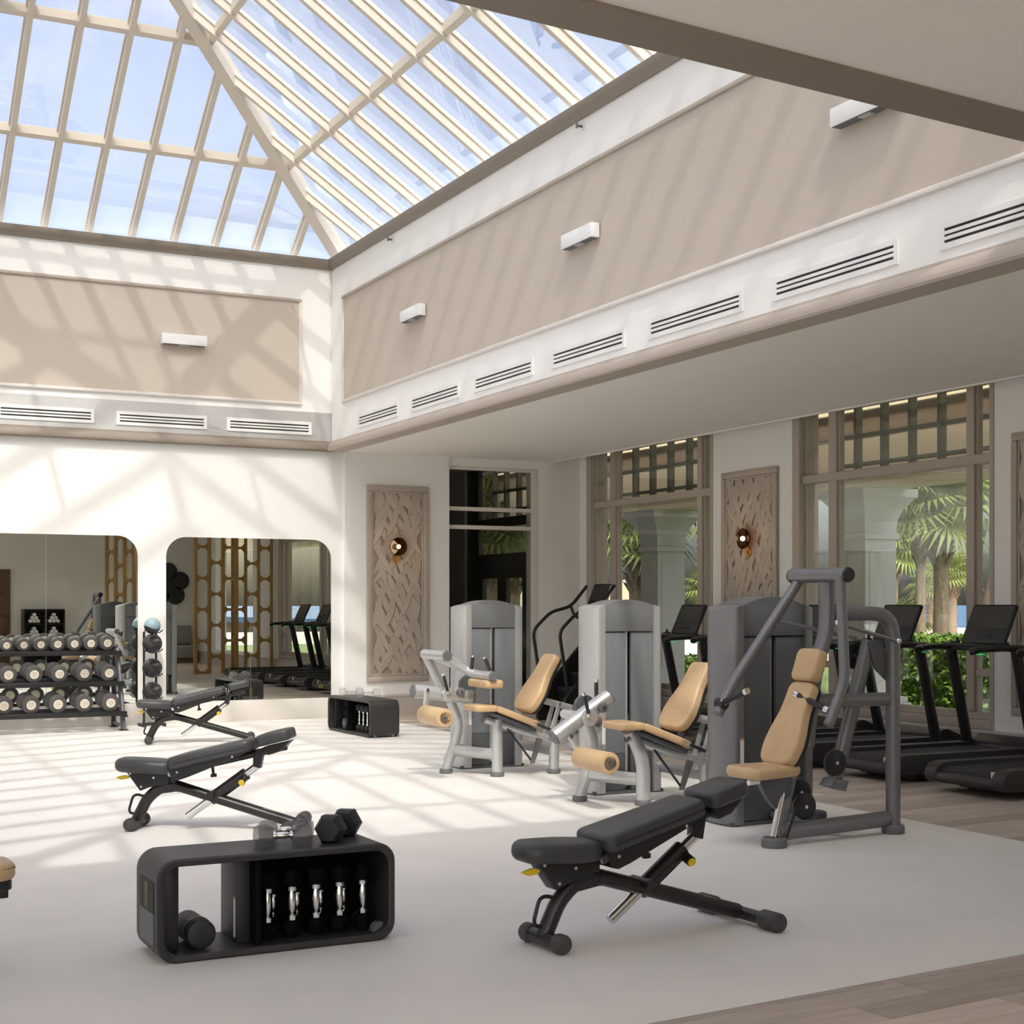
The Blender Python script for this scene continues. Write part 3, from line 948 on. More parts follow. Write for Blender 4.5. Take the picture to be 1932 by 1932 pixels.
# fan palms
fb_ = B()
NB = 22
for k in range(NB):
    a = R(-125 + 250 * k / (NB - 1)); L = .62 + .16 * math.cos(a * .6) + random.uniform(-.05, .05)
    d = Vector((math.cos(a), math.sin(a), 0))
    n = Vector((-d.y, d.x, 0))
    p0 = Vector((.55, 0, .05)); p1 = p0 + d * L * .6 + Vector((0, 0, .03)); p2 = p0 + d * L + Vector((0, 0, -.20))
    w = .032
    v0 = fb_._v(p0); v1 = fb_._v(p1 + n * w); v2 = fb_._v(p1 - n * w); v3 = fb_._v(p2)
    fb_._f([v0, v1, v2]); fb_._f([v1, v3, v2])
fb_.tube([(0, 0, 0), (.3, 0, .06), (.56, 0, .05)], .012, 5)
frond_me = fb_.mesh('frond'); frond_me.materials.append(MATS['frond'])
def palm(label, x, y, zb, zc, rt, crown=1.0, lean=(0, 0), nf=30, boots=True):
    t = thing('fan_palm', label, 'palm tree', (x, y, zb), 0, 'fan palms outside')
    H = zc - zb
    lx, ly = lean
    bt = B(); N = 14
    pr = []
    for i in range(N + 1):
        q = i / N
        pr.append((Vector((lx * q * q, ly * q * q, H * q)), rt * (1.12 - .18 * q) * (1 + .03 * (i % 2))))
    bt.rings(pr, 12); obj('trunk', bt, 'palm_trunk', t)
    if boots:
        bb = B()
        bh = min(.95 * crown, H * .5)
        for i in range(60):
            q = 1 - (i / 60) * bh / H
            a = i * 2.4
            c = Vector((lx * q * q, ly * q * q, H * q))
            d = Vector((math.cos(a), math.sin(a), 0)); n = Vector((-d.y, d.x, 0))
            r0 = rt * .9; r1 = rt + (.10 + .05 * random.random()) * crown
            w = .055 * crown
            v = [bb._v(c + d * r0 + n * w + Vector((0, 0, -.10 * crown))), bb._v(c + d * r0 - n * w + Vector((0, 0, -.10 * crown))), bb._v(c + d * r1 - n * w * .5 + Vector((0, 0, .14 * crown))), bb._v(c + d * r1 + n * w * .5 + Vector((0, 0, .14 * crown))), bb._v(c + d * r0 * .8 + Vector((0, 0, .05)))]
            bb._f([v[0], v[1], v[2], v[3]]); bb._f([v[0], v[3], v[4]]); bb._f([v[1], v[4], v[2]]); bb._f([v[3], v[2], v[4]])
        obj('leaf_bases', bb, 'palm_boot', t)
    for i in range(nf):
        a = i * 2.399 + random.uniform(-.2, .2)
        el = R(75 - 108 * (i / nf) + random.uniform(-8, 8))
        o = bpy.data.objects.new('frond', frond_me); COL.objects.link(o); o.parent = t
        o.location = (lx, ly, H)
        o.rotation_euler = (random.uniform(-.3, .3), -el, a)
        s = crown * random.uniform(.9, 1.15); o.scale = (s, s, s)
def ray(px, dist):
    k = (px - 966) / FPX
    return (dist * (math.sin(YAW) + k * math.cos(YAW)), dist * (math.cos(YAW) - k * math.sin(YAW)))
palm('thick trunked palm, right one of the close pair in the tall window', *ray(1775, 25), -.12, 3.1, .125, 1.0)
palm('slimmer palm, left one of the close pair in the tall window', *ray(1737, 29), -.12, 3.2, .09, .95)
palm('small distant palm between the pair of larger trunks', *ray(1756, 62), -1.6, 2.3, .17, .9, nf=22)
palm('small distant palm right of the pair of larger trunks', *ray(1797, 56), -1.6, 2.6, .17, .95, nf=22)
palm('slim palm trunk at the left edge of the pale column', *ray(1592, 23), -.12, 4.4, .075, 1.2)
palm('leaning pale palm trunk at the right edge of the tall window', *ray(1858, 21), -.12, 4.2, .19, 1.2, (0.9, -.7), 18, False)
palm('bushy palm beside the tall window mullion', *ray(1684, 38), -.12, 2.9, .14, .8)
palm('young trunkless palm low beside the pale column', *ray(1697, 31), -.12, .95, .10, .6, nf=18)
palm('palm left of the shaded column in the far window bay', *ray(1203, 30), -.12, 2.75, .17, 1.05)
palm('palm with hanging fronds at the right of the far window bay', *ray(1352, 27), -.12, 3.6, .19, 1.4)
palm('small distant palm low in the far window bay', *ray(1342, 50), -1.6, 1.9, .16, .9, nf=22)
palm('palm trunk behind the left leaf of the double door', *ray(922, 30), -.12, 2.95, .20, 1.2)
palm('palm trunk behind the right leaf of the double door', *ray(967, 33), -.12, 2.75, .17, 1.1)
def umbrella(label, px, dist, z, r, m):
    x, y = ray(px, dist)
    t = thing('beach_umbrella', label, 'umbrella', (x, y, -1.6), 0, 'beach umbrellas')
    c = B(); c.rings([(Vector((0, 0, z + 1.6 - .38)), r), (Vector((0, 0, z + 1.6)), .04)], 8, False)
    obj('canopy', c, m, t)
    obj('pole', B().tube([(0, 0, 0), (0, 0, z + 1.62)], .03, 6), 'walnut', t)
umbrella('beige beach umbrella left of the palm pair', 1695, 46, .95, 1.5, 'canvas_beige')
umbrella('beige beach umbrella behind the palm pair', 1752, 42, .75, 1.5, 'canvas_beige')
umbrella('dark navy umbrella behind the nearest visible console', 1822, 33, .45, 1.3, 'canvas_navy')
umbrella('beige beach umbrella at the right of the tall window', 1872, 44, .85, 1.6, 'canvas_beige')
umbrella('beige beach umbrella in the far window bay', 1338, 52, .7, 1.4, 'canvas_beige')
x, y = ray(1190, 52)
t = thing('thatched_hut', 'thatched hut roof in the far window bay', 'hut', (x, y, -1.6))
c = B(); c.rings([(Vector((0, 0, 2.6)), 2.6), (Vector((0, 0, 3.0)), 1.9), (Vector((0, 0, 4.05)), .1)], 14); obj('roof', c, 'thatch', t)
for a in range(4):
    obj('post', B().tube([(1.7 * math.cos(a * PI / 2 + .4), 1.7 * math.sin(a * PI / 2 + .4), 0), (1.7 * math.cos(a * PI / 2 + .4), 1.7 * math.sin(a * PI / 2 + .4), 2.7)], .08, 8), 'walnut', t)
hx, hy = ray(930, 40)
t = thing('garden_wall', 'sunlit tan wall beyond the double door palms', 'wall', (hx, hy, -1.6), .6)
obj('wall_body', B().box(-3, 3, -.15, .15, 0, 4.2), 'sand', t); obj('coping', B().box(-3.1, 3.1, -.2, .2, 4.2, 4.3), 'sand', t)

# ================================================================ INCLINE BENCHES
def inset_poly(poly, d):
    n = len(poly)
    area = sum(poly[i][0] * poly[(i + 1) % n][1] - poly[(i + 1) % n][0] * poly[i][1] for i in range(n))
    sg = 1 if area > 0 else -1
    cx_ = sum(p[0] for p in poly) / n; cy_ = sum(p[1] for p in poly) / n
    out = []
    for i in range(n):
        a = Vector(poly[i - 1]); b = Vector(poly[i]); c = Vector(poly[(i + 1) % n])
        e1 = (b - a); e2 = (c - b)
        if e1.length < 1e-6 or e2.length < 1e-6:
            out.append(poly[i]); continue
        n1 = Vector((-e1.y, e1.x)).normalized() * sg; n2 = Vector((-e2.y, e2.x)).normalized() * sg
        m = n1 + n2
        m = m.normalized() if m.length > 1e-6 else n1
        k = d / max(.6, m.dot(n1))
        q = b + m * k
        out.append((q.x, q.y))
    return out
def pad(bld, outline, t0, t1, M, bev=0.02, seg=3, crown=None):
    """cushion: outline in (u,v), thickness along w, rounded edges, slightly crowned top, mapped by M"""
    old = bld.M
    bld.M = old @ M
    bev = min(bev, (t1 - t0) * .49)
    if crown is None: crown = .006 if bev > .012 else 0
    rings = []
    seg = max(2, seg + 1)
    for k in range(seg + 1):
        a = PI / 2 * k / seg
        rings.append((bev * (1 - math.sin(a)), t0 + bev * (1 - math.cos(a))))
    for k in range(seg + 1):
        a = PI / 2 * k / seg
        rings.append((bev * (1 - math.cos(a)), t1 - bev * (1 - math.sin(a))))
    rs = []
    for d, w in rings:
        p = inset_poly(outline, d) if d > 1e-5 else outline
        rs.append([bld._v((q[0], q[1], w)) for q in p])
    n = len(outline)
    if crown:
        base = inset_poly(outline, bev)
        gx = sum(p[0] for p in base) / n; gy = sum(p[1] for p in base) / n
        for sc_, up in ((.82, .6), (.5, .95)):
            rs.append([bld._v((gx + (q[0] - gx) * sc_, gy + (q[1] - gy) * sc_, t1 + crown * up)) for q in base])
    for A_, C_ in zip(rs, rs[1:]):
        for k in range(n):
            l = (k + 1) % n
            bld._f([A_[k], A_[l], C_[l], C_[k]])
    bld._f(list(reversed(rs[0]))); bld._f(rs[-1])
    bld.M = old
def frame_M(o, xdir, ydir):
    x = Vector(xdir).normalized(); y = Vector(ydir); y = (y - x * y.dot(x)).normalized(); z = x.cross(y)
    return Matrix(((x.x, y.x, z.x, o[0]), (x.y, y.y, z.y, o[1]), (x.z, y.z, z.z, o[2]), (0, 0, 0, 1)))
def make_bench(label):
    t = thing('incline_bench', label, 'weight bench', group='adjustable incline benches')
    f = B()
    f.tube([(-.005, 0, .05), (.03, 0, .12), (.07, 0, .20), (.15, 0, .27), (.235, 0, .292), (.30, 0, .28)], .038, 12, .06)
    f.tube([(.27, 0, .29), (1.07, 0, .050)], .042, 12, rb=.036)
    f.prism([(.11, .27), (.16, .235), (.27, .25), (.275, .40), (.22, .405)], 'y', -.028, .028, .004)
    obj('main_frame', f, 'black_frame', t)
    obj('front_foot_bar', B().cyl((0, -.12, .043), (0, .12, .043), .034), 'black_frame', t)
    obj('rear_foot_bar', B().cyl((1.08, -.20, .045), (1.08, .20, .045), .030), 'black_frame', t)
    for y0, y1, x, r in ((-.165, -.105, 0, .043), (.105, .165, 0, .043), (-.30, -.17, 1.08, .045), (.17, .30, 1.08, .045)):
        obj('rubber_foot', B().cyl((x, y0, .045), (x, y1, .045), r, bev=.012), 'foot_dark', t)
    obj('side_handle', B().tube([(.055, 0, .215), (.0, 0, .228), (-.028, 0, .215), (-.055, 0, .125), (-.045, 0, .100), (.005, 0, .098)], .009, 8, .02), 'black_frame', t)
    # seat
    s = B()
    out = rpoly([(-.135, -.10), (.10, -.135), (.275, -.09), (.275, .09), (.10, .135), (-.135, .10)], .06, 5)
    pad(s, out, -.042, .050, Matrix.Translation((0, 0, .420)) @ Matrix.Rotation(R(3), 4, 'Y'), .040, 5)
    obj('seat', s, 'vinyl_black', t)
    p = B(); p.prism([(-.065, .39), (.24, .385), (.23, .30), (.10, .285), (.035, .255)], 'y', -.045, .045, .004)
    sp = obj('seat_plate', p, 'black_satin', t)
    for x, z in ((-.03, .372), (.045, .285), (.13, .345)):
        obj('bolt', B().cyl((x, -.052, z), (x, .052, z), .008, n=10), 'chrome', sp)
    obj('seat_lever', B().prism(rpoly([(-.135, .345), (-.075, .36), (-.04, .35), (-.05, .335), (-.10, .328)], .01), 'y', -.035, -.015, .003), 'yellow', t)
    # backrest
    a = R(13.3)
    Mb = frame_M((.235, 0, .385), (math.cos(a), 0, math.sin(a)), (0, 1, 0))
    s = B(); pad(s, rpoly([(.02, -.148), (.60, -.125), (.60, .125), (.02, .148)], .05, 5), .012, .094, Mb, .026, 4)
    o = obj('backrest', s, 'vinyl_black', t)
    obj('piping', B(Mb).tube([(.06, -.146, .05), (.57, -.125, .05)], .004, 6), 'black_satin', o)
    s = B(Mb); s.prism([(.015, .022), (.03, -.05), (.06, -.066), (.13, -.06), (.50, .0), (.60, .022)], 'y', -.118, .118)
    tr = obj('backrest_tray', s, 'black_satin', t)
    for x in (.075, .46):
        obj('bolt', B(Mb).cyl((x, -.122, -.012 if x < .1 else .006), (x, .122, -.012 if x < .1 else .006), .008, n=10), 'chrome', tr)
    obj('back_rail', B(Mb).tube([(-.02, 0, -.01), (.80, 0, -.012)], .026, 12), 'black_frame', t)
    obj('hinge', B().cyl((.255, -.085, .375), (.255, .085, .375), .018), 'chrome', t)
    s = B(); pad(s, rpoly([(.632, -.128), (.865, -.118), (.865, .118), (.632, .128)], .045, 5), .018, .092, frame_M((.235, 0, .385), (math.cos(a + R(.8)), 0, math.sin(a + R(.8))), (0, 1, 0)), .020, 3)
    obj('headrest', s, 'vinyl_black', t)
    s = B(Mb); s.prism([(.66, .02), (.68, -.04), (.76, -.035), (.85, .02)], 'y', -.07, .07, .006); obj('headrest_tray', s, 'black_satin', t)
    # support strut
    obj('strut_tube', B().tube([(.345, 0, .085), (.825, 0, .43)], .025, 12), 'chrome', t)
    obj('strut_sleeve', B().tube([(.505, 0, .20), (.745, 0, .373)], .042, 14), 'black_frame', t)
    obj('strut_pivot', B().cyl((.52, -.075, .238), (.52, .075, .238), .024), 'black_frame', t)
    obj('strut_bracket', B().prism([(.795, .425), (.845, .41), (.865, .52), (.80, .51)], 'y', -.032, .032, .005), 'black_satin', t)
    k = obj('pin_knob', B().cyl((.735, -.03, .345), (.735, -.085, .325), .024, n=16), 'black_satin', t)
    obj('knob_cap', B().cyl((.735, -.085, .325), (.735, -.092, .322), .020, n=16), 'yellow', k)
    obj('stop_pin', B().tube([(.52, -.02, .43), (.528, -.02, .365)], .010, 8).cyl((.528, -.02, .372), (.53, -.02, .352), .021, n=12) if True else None, 'black_satin', t)
    obj('warning_label', B().prism([(.86, .145), (1.02, .096), (1.02, .098), (.86, .148)], 'y', -.016, .016), 'caution_white', t)
    return t
bench = make_bench('x')
place(bench, (2.985, 5.69, 0), R(4), 'black adjustable incline bench in the right foreground')
place(dup(bench), (2.14, 9.95, 0), R(-31), 'grey sunlit incline bench behind the large black storage bench')
place(dup(bench), (3.56, 15.95, 0), R(-16), 'farthest incline bench in front of the medicine ball rack')

# ================================================================ ROUNDED STORAGE BENCHES
def hexbell(name, label, L=.30, r=.062, hw=.085, m='rubber_black', hm='chrome', grp=None, hr=.014):
    """hex dumbbell lying along local x, centre at origin"""
    t = thing(name, label, 'dumbbell', group=grp)
    for s_ in (-1, 1):
        b = B()
        x0 = s_ * (L / 2 - hw); x1 = s_ * L / 2
        hexa = [(r * math.cos(R(60 * k)), r * math.sin(R(60 * k))) for k in range(6)]
        rings = []
        for x, q in ((x0, .80), (x0 + s_ * hw * .2, 1), (x1 - s_ * hw * .22, 1), (x1, .78)):
            rings.append([b._v((x, y * q, z * q)) for y, z in hexa])
        for A_, C_ in zip(rings, rings[1:]):
            for k in range(6):
                l = (k + 1) % 6
                b._f([A_[k], A_[l], C_[l], C_[k]])
        b._f(rings[0]); b._f(rings[-1])
        obj('head', b, m, t)
    g = L / 2 - hw
    b = B(); b.rings([(Vector((-g, 0, 0)), hr * .8), (Vector((-g * .6, 0, 0)), hr * .9), (Vector((-g * .5, 0, 0)), hr * 1.15), (Vector((0, 0, 0)), hr * 1.25), (Vector((g * .5, 0, 0)), hr * 1.15), (Vector((g * .6, 0, 0)), hr * .9), (Vector((g, 0, 0)), hr * .8)], 12)
    obj('grip', b, hm, t)
    for s_ in (-1, 1):
        obj('collar', B().cyl((s_ * g * .72, 0, 0), (s_ * g * .95, 0, 0), hr * 1.5, n=12), hm, t)
    return t
def storage_bench(label, L, D, H, loc, rz):
    t = thing('storage_bench', label, 'storage bench', loc, rz, 'rounded black storage benches')
    rd = .085; th = .032
    outer = rrect(0, 0, L, H, rd, 8); inner = rrect(th, th, L - th, H - th, rd - th * .6, 8)
    s = B()
    n = len(outer)
    def ring(p, y): return [s._v((a, y, c)) for a, c in p]
    lip = rrect(.008, .008, L - .008, H - .008, rd - .006, 8)
    rs = [ring(inner, .03), ring(inner, .006), ring(rrect(th - .012, th - .012, L - th + .012, H - th + .012, rd - .03, 8), 0.0), ring(lip, 0.0), ring(outer, .010), ring(outer, D - .010), ring(lip, D), ring(inner, D), ring(inner, .03)]
    for A_, C_ in zip(rs, rs[1:]):
        for k in range(n):
            l = (k + 1) % n
            s._f([A_[k], A_[l], C_[l], C_[k]])
    bmesh.ops.remove_doubles(s.bm, verts=s.bm.verts[:], dist=.0005)
    obj('shell', s, 'charcoal_shell', t)
    u = L * .415
    obj('divider', B().box(u - .012, u + .012, .035, D - .01, th, H - th), 'recess_shade_black', t)
    obj('divider_trim', B().box(u - .07, u + .0, .12, D - .012, th, H - th, .004), 'charcoal_shell', t)
    obj('back_panel', B().box(u, L - th, D - .03, D - .012, th, H - th), 'recess_shade_black', t)
    obj('rear_rail', B().box(u + .012, L - th - .03, D - .045, D - .03, H * .63, H * .63 + .02), 'recess_shade_black', t)
    obj('warning_label', B().box(u - .071, u - .0705, .135, .165, th + .02, H * .5), 'caution_white', t)
    obj('warning_label', B().box(u - .0715, u - .0705, .135, .165, H * .5, H * .52), 'caution_orange', t)
    # band rack at the end
    c = obj('band_column', B().box(th + .01, th + .075, .06, D - .05, th, H - th, .01), 'black_satin', t)
    for k in range(2):
        obj('band_clip', B().box(th + .07, th + .098, .16, .22, H * (.42 + .26 * k), H * (.58 + .26 * k), .012), 'rubber_black', c)
    sl = obj('end_slot', B().box(-.003, .004, .06, D - .08, H * .47, H * .77), 'slot_black', t)
    obj('bands', B().box(-.0035, .0, D * .42, D * .55, H * .49, H * .74), 'band_multi', sl)
    obj('end_plate', B().box(-.003, .004, .06, D - .08, H * .16, H * .465), 'plastic_grey', t)
    for q in (.07, D - .07):
        obj('wheel', B().cyl((L - .055, q - .02, .036), (L - .055, q + .02, .036), .037, n=14), 'plastic_grey', t)
    for x in (rd * .35, L - rd * .35):
        obj('carry_slot', B().tube([(x, -.001, rd * .75), (x + (rd * .35 if x < L / 2 else -rd * .35), -.001, rd * .38)], .005, 6), 'slot_black', t)
    return t
S1 = (1.40, 6.12, 0.0); S1L, S1D, S1H = 1.07, .37, .435
storage_bench('large black rounded storage bench in the left foreground', S1L, S1D, S1H, S1, R(1.2))
M1 = Matrix.Translation(S1) @ Matrix.Rotation(R(1.2), 4, 'Z')
def put(o, M, loc, rot=(0, 0, 0)):
    o.matrix_world = M @ Matrix.Translation(loc) @ Euler(rot).to_matrix().to_4x4()
for row, (yy, nm) in enumerate(((.13, 'front row'), (.24, 'rear row'))):
    for k in range(5):
        h = hexbell('hex_dumbbell', ORD[k] + ' upright chrome gripped dumbbell from the divider, %s inside the foreground storage bench' % nm, .29 - .05 * row, .040 - .006 * row, .068, 'recess_shade_black', 'chrome', 'dumbbells stored in the foreground bench', .0145 - .004 * row)
        put(h, M1, (.515 + .112 * k - (.05 * row), yy, .036 + (.29 - .05 * row) / 2), (0, PI / 2, 0))
t = thing('rolled_mat', 'black rolled exercise mat lying inside the foreground storage bench', 'mat')
t.matrix_world = M1 @ Matrix.Translation((.205, .06, .034))
b = B()
pts = []
for i in range(60):
    a = i * .42; rr = .012 + .00078 * i * 1.05
    pts.append((rr * math.cos(a), .062 + rr * math.sin(a)))
b.cyl((0, 0, .064), (0, .24, .064), .062, n=24, bev=.006)
o = obj('roll', b, 'rubber_black', t)
obj('strap', B().cyl((0, .06, .064), (0, .085, .064), .0645, n=24), 'black_satin', t)
obj('core', B().cyl((0, -.002, .064), (0, .0, .064), .02, n=16), 'slot_black', t)
# dumbbells on its top
top = S1H
h = hexbell('hex_dumbbell', 'grey translucent hex dumbbell with chrome grip on the foreground storage bench', .25, .054, .080, 'ghost_rubber', 'chrome', 'dumbbells on the foreground bench top', .013)
put(h, M1, (.585, .13, top + .047), (R(0), 0, R(-10)))
h = hexbell('hex_dumbbell', 'dark hex dumbbell behind the translucent one on the foreground storage bench', .24, .052, .075, 'ghost_rubber', 'chrome', 'dumbbells on the foreground bench top', .013)
put(h, M1, (.655, .285, top + .045), (R(0), 0, R(-8)))
h = hexbell('hex_dumbbell', 'largest black hex dumbbell at the right on the foreground storage bench', .28, .070, .088, 'rubber_black', 'black_satin', 'dumbbells on the foreground bench top', .014)
put(h, M1, (.875, .20, top + .061), (R(0), 0, R(48)))

S2 = (5.86, 16.75, 0.0)
t2 = storage_bench('small distant black storage bench beside the mirror corner', 1.30, .36, .42, S2, R(-88))
M2 = Matrix.Translation(S2) @ Matrix.Rotation(R(-88), 4, 'Z')
for k in range(5):
    h = hexbell('hex_dumbbell', ORD[k] + ' upright chrome gripped dumbbell from the divider in the distant storage bench', .30, .045, .07, 'rubber_black', 'chrome', 'dumbbells stored in the distant bench', .012)
    put(h, M2, (.66 + .12 * k, .14, .034 + .15), (0, PI / 2, 0))
h = hexbell('hex_dumbbell', 'faint pale hex dumbbell at the far end on the distant storage bench', .28, .06, .08, 'ghost_faint', 'ghost_faint', 'dumbbells on the distant bench top', .014)
put(h, M2, (.45, .12, .42 + .052), (0, 0, R(70)))
h = hexbell('hex_dumbbell', 'faint pale hex dumbbell at the near end on the distant storage bench', .28, .06, .08, 'ghost_faint', 'ghost_faint', 'dumbbells on the distant bench top', .014)
put(h, M2, (.72, .22, .42 + .052), (0, 0, R(75)))
t = thing('foam_roller', 'small black foam roller standing inside the distant storage bench', 'roller')
t.matrix_world = M2 @ Matrix.Translation((.40, .05, .032 + .07))
obj('foam', B().cyl((0, 0, 0), (0, .22, 0), .066, n=20, bev=.008), 'rubber_black', t); obj('hub', B().cyl((0, -.003, 0), (0, 0, 0), .028, n=16), 'plastic_grey', t)

# ================================================================ SELECTORISED MACHINES
def tower(t, W, back_arch=.07, m_col='silver', m_cap='cap_grey', m_panel='slate_panel', D=.33):
    cw = .115; H = 1.465
    for x0, x1 in ((0, cw), (W - cw, W)):
        s = 1 if x0 == 0 else -1
        xa, xb = (x0, x1) if s == 1 else (x1, x0)
        out = [(xb, 0)] + [(xb - s * cw * math.sin(PI * k / 16) ** .55, D / 2 - D / 2 * math.cos(PI * k / 16)) for k in range(1, 16)] + [(xb, D)]
        b = B(); b.prism(out, 'z', 0.012, H)
        # slope the top of the column up towards the arch
        for v in b.bm.verts:
            if v.co.z > 1.2: v.co.z = H + .030 * (abs(v.co.x - xa) / cw)
        obj('side_column', b, m_col, t)
    n = 14
    arch = [(cw + (W - 2 * cw) * k / n, H + .028 + (back_arch - .026) * math.sin(PI * k / n)) for k in range(n + 1)]
    obj('top_cap', B().prism([(W - cw, 1.285), (cw, 1.285)] + arch, 'y', .012, D - .012, .004), m_cap, t)
    xm = W / 2
    for xa, xb in ((cw, xm - .025), (xm + .025, W - cw)):
        obj('front_shroud', B().box(xa, xb, .025, .06, .32, 1.28, .006), m_panel, t)
        obj('rear_shroud', B().box(xa, xb, D - .06, D - .025, .32, 1.28, .006), m_panel, t)
        obj('lower_shroud', B().box(xa, xb, .025, .06, .03, .318, .004), 'gun_grey', t)
    obj('guide_slot', B().box(xm - .024, xm - .004, .035, .05, .06, 1.28), m_col, t)
    obj('weight_stack', B().box(cw + .03, W - cw - .03, .09, D - .09, .04, .62), 'silver_dark', t)
    obj('guide_rod', B().cyl((xm - .06, D / 2, .6), (xm - .06, D / 2, 1.4), .012), 'chrome', t)
    obj('guide_rod', B().cyl((xm + .06, D / 2, .6), (xm + .06, D / 2, 1.4), .012), 'chrome', t)
    obj('base_plate', B().box(.02, W - .02, .015, D - .015, 0, .028), 'gun_grey', t)
    l = obj('warning_label', B().box(.085, .112, -.002, .003, .40, .60), 'caution_white', t)
    obj('label_header', B().box(.085, .112, -.0025, .0035, .585, .60), 'caution_orange', l)
def foot(t, x, y, r=.058, h=.042):
    obj('foot', B().lathe([(r * .96, 0), (r, .01), (r, h * .75), (r * .9, h), (.02, h)], 20, (x, y, 0)), 'plastic_grey', t)
def backrest(t, x0, z0, x1, z1, y, wb_, wt, th=.075, m='vinyl_tan', name='backrest'):
    d = Vector((x1 - x0, 0, z1 - z0)); L = d.length
    M = frame_M((x0, y, z0), d, (0, 1, 0))       # u along back, v = y, w = normal pointing to (-z?)
    b = B()
    out = rpoly([(0, -wb_ * .78), (L * .16, -wb_), (L * .34, -wb_ * .98), (L * .66, -wt * .98), (L, -wt), (L, wt), (L * .66, wt * .98), (L * .34, wb_ * .98), (L * .16, wb_), (0, wb_ * .78)], .055, 4)
    pad(b, out, -.01, th - .01, M, .022, 3)
    o = obj(name, b, m, t)
    b = B(); pad(b, [(q[0] * .98 + L * .01, q[1] * .97) for q in out], -.03, -.009, M, .004, 1)
    obj(name + '_shell', b, 'black_satin', t)
    return o
def roller(t, x, z, y0, y1, r, nm='ankle_roller'):
    o = obj(nm, B().cyl((x, y0, z), (x, y1, z), r, n=24, bev=.012), 'vinyl_tan', t)
    for a, c in ((y1, y1 - .006), (y0, y0 + .006)):
        obj('end_cap', B().cyl((x, a, z), (x, c, z), r * .62, n=20), 'gun_grey', o)
    return o
def capd_tube(t, nm, pts, r, m='silver', fil=.05, caps=True, rb=None, cm='plastic_grey'):
    o = obj(nm, B().tube(pts, r, 14, fil, rb), m, t)
    if caps:
        for p, q in ((pts[0], pts[1]), (pts[-1], pts[-2])):
            p = Vector(p); d = (p - Vector(q)).normalized()
            obj('end_cap', B().cyl(p - d * .001, p + d * .014, r * 1.04, r * .9, n=16), cm, o)
    return o
def disc(t, nm, x, y, z, r, w, m='silver'):
    o = obj(nm, B().cyl((x, y - w / 2, z), (x, y + w / 2, z), r, n=24, bev=min(.006, w * .3)), m, t)
    obj('hub_bolt', B().cyl((x, y - w / 2 - .008, z), (x, y - w / 2, z), .012, n=10), 'chrome', o)
    return o
def grip(t, nm, p0, p1, r=.016):
    p0 = Vector(p0); p1 = Vector(p1); d = (p1 - p0)
    o = obj(nm, B().tube([p0, p0 + d * .9], r, 10), 'rubber_black', t)
    obj('grip_end', B().tube([p0 + d * .88, p1], r * 1.15, 10), 'chrome', o)
    obj('grip_collar', B().tube([p0 - d.normalized() * .012, p0 + d * .08], r * 1.3, 10), 'chrome', o)

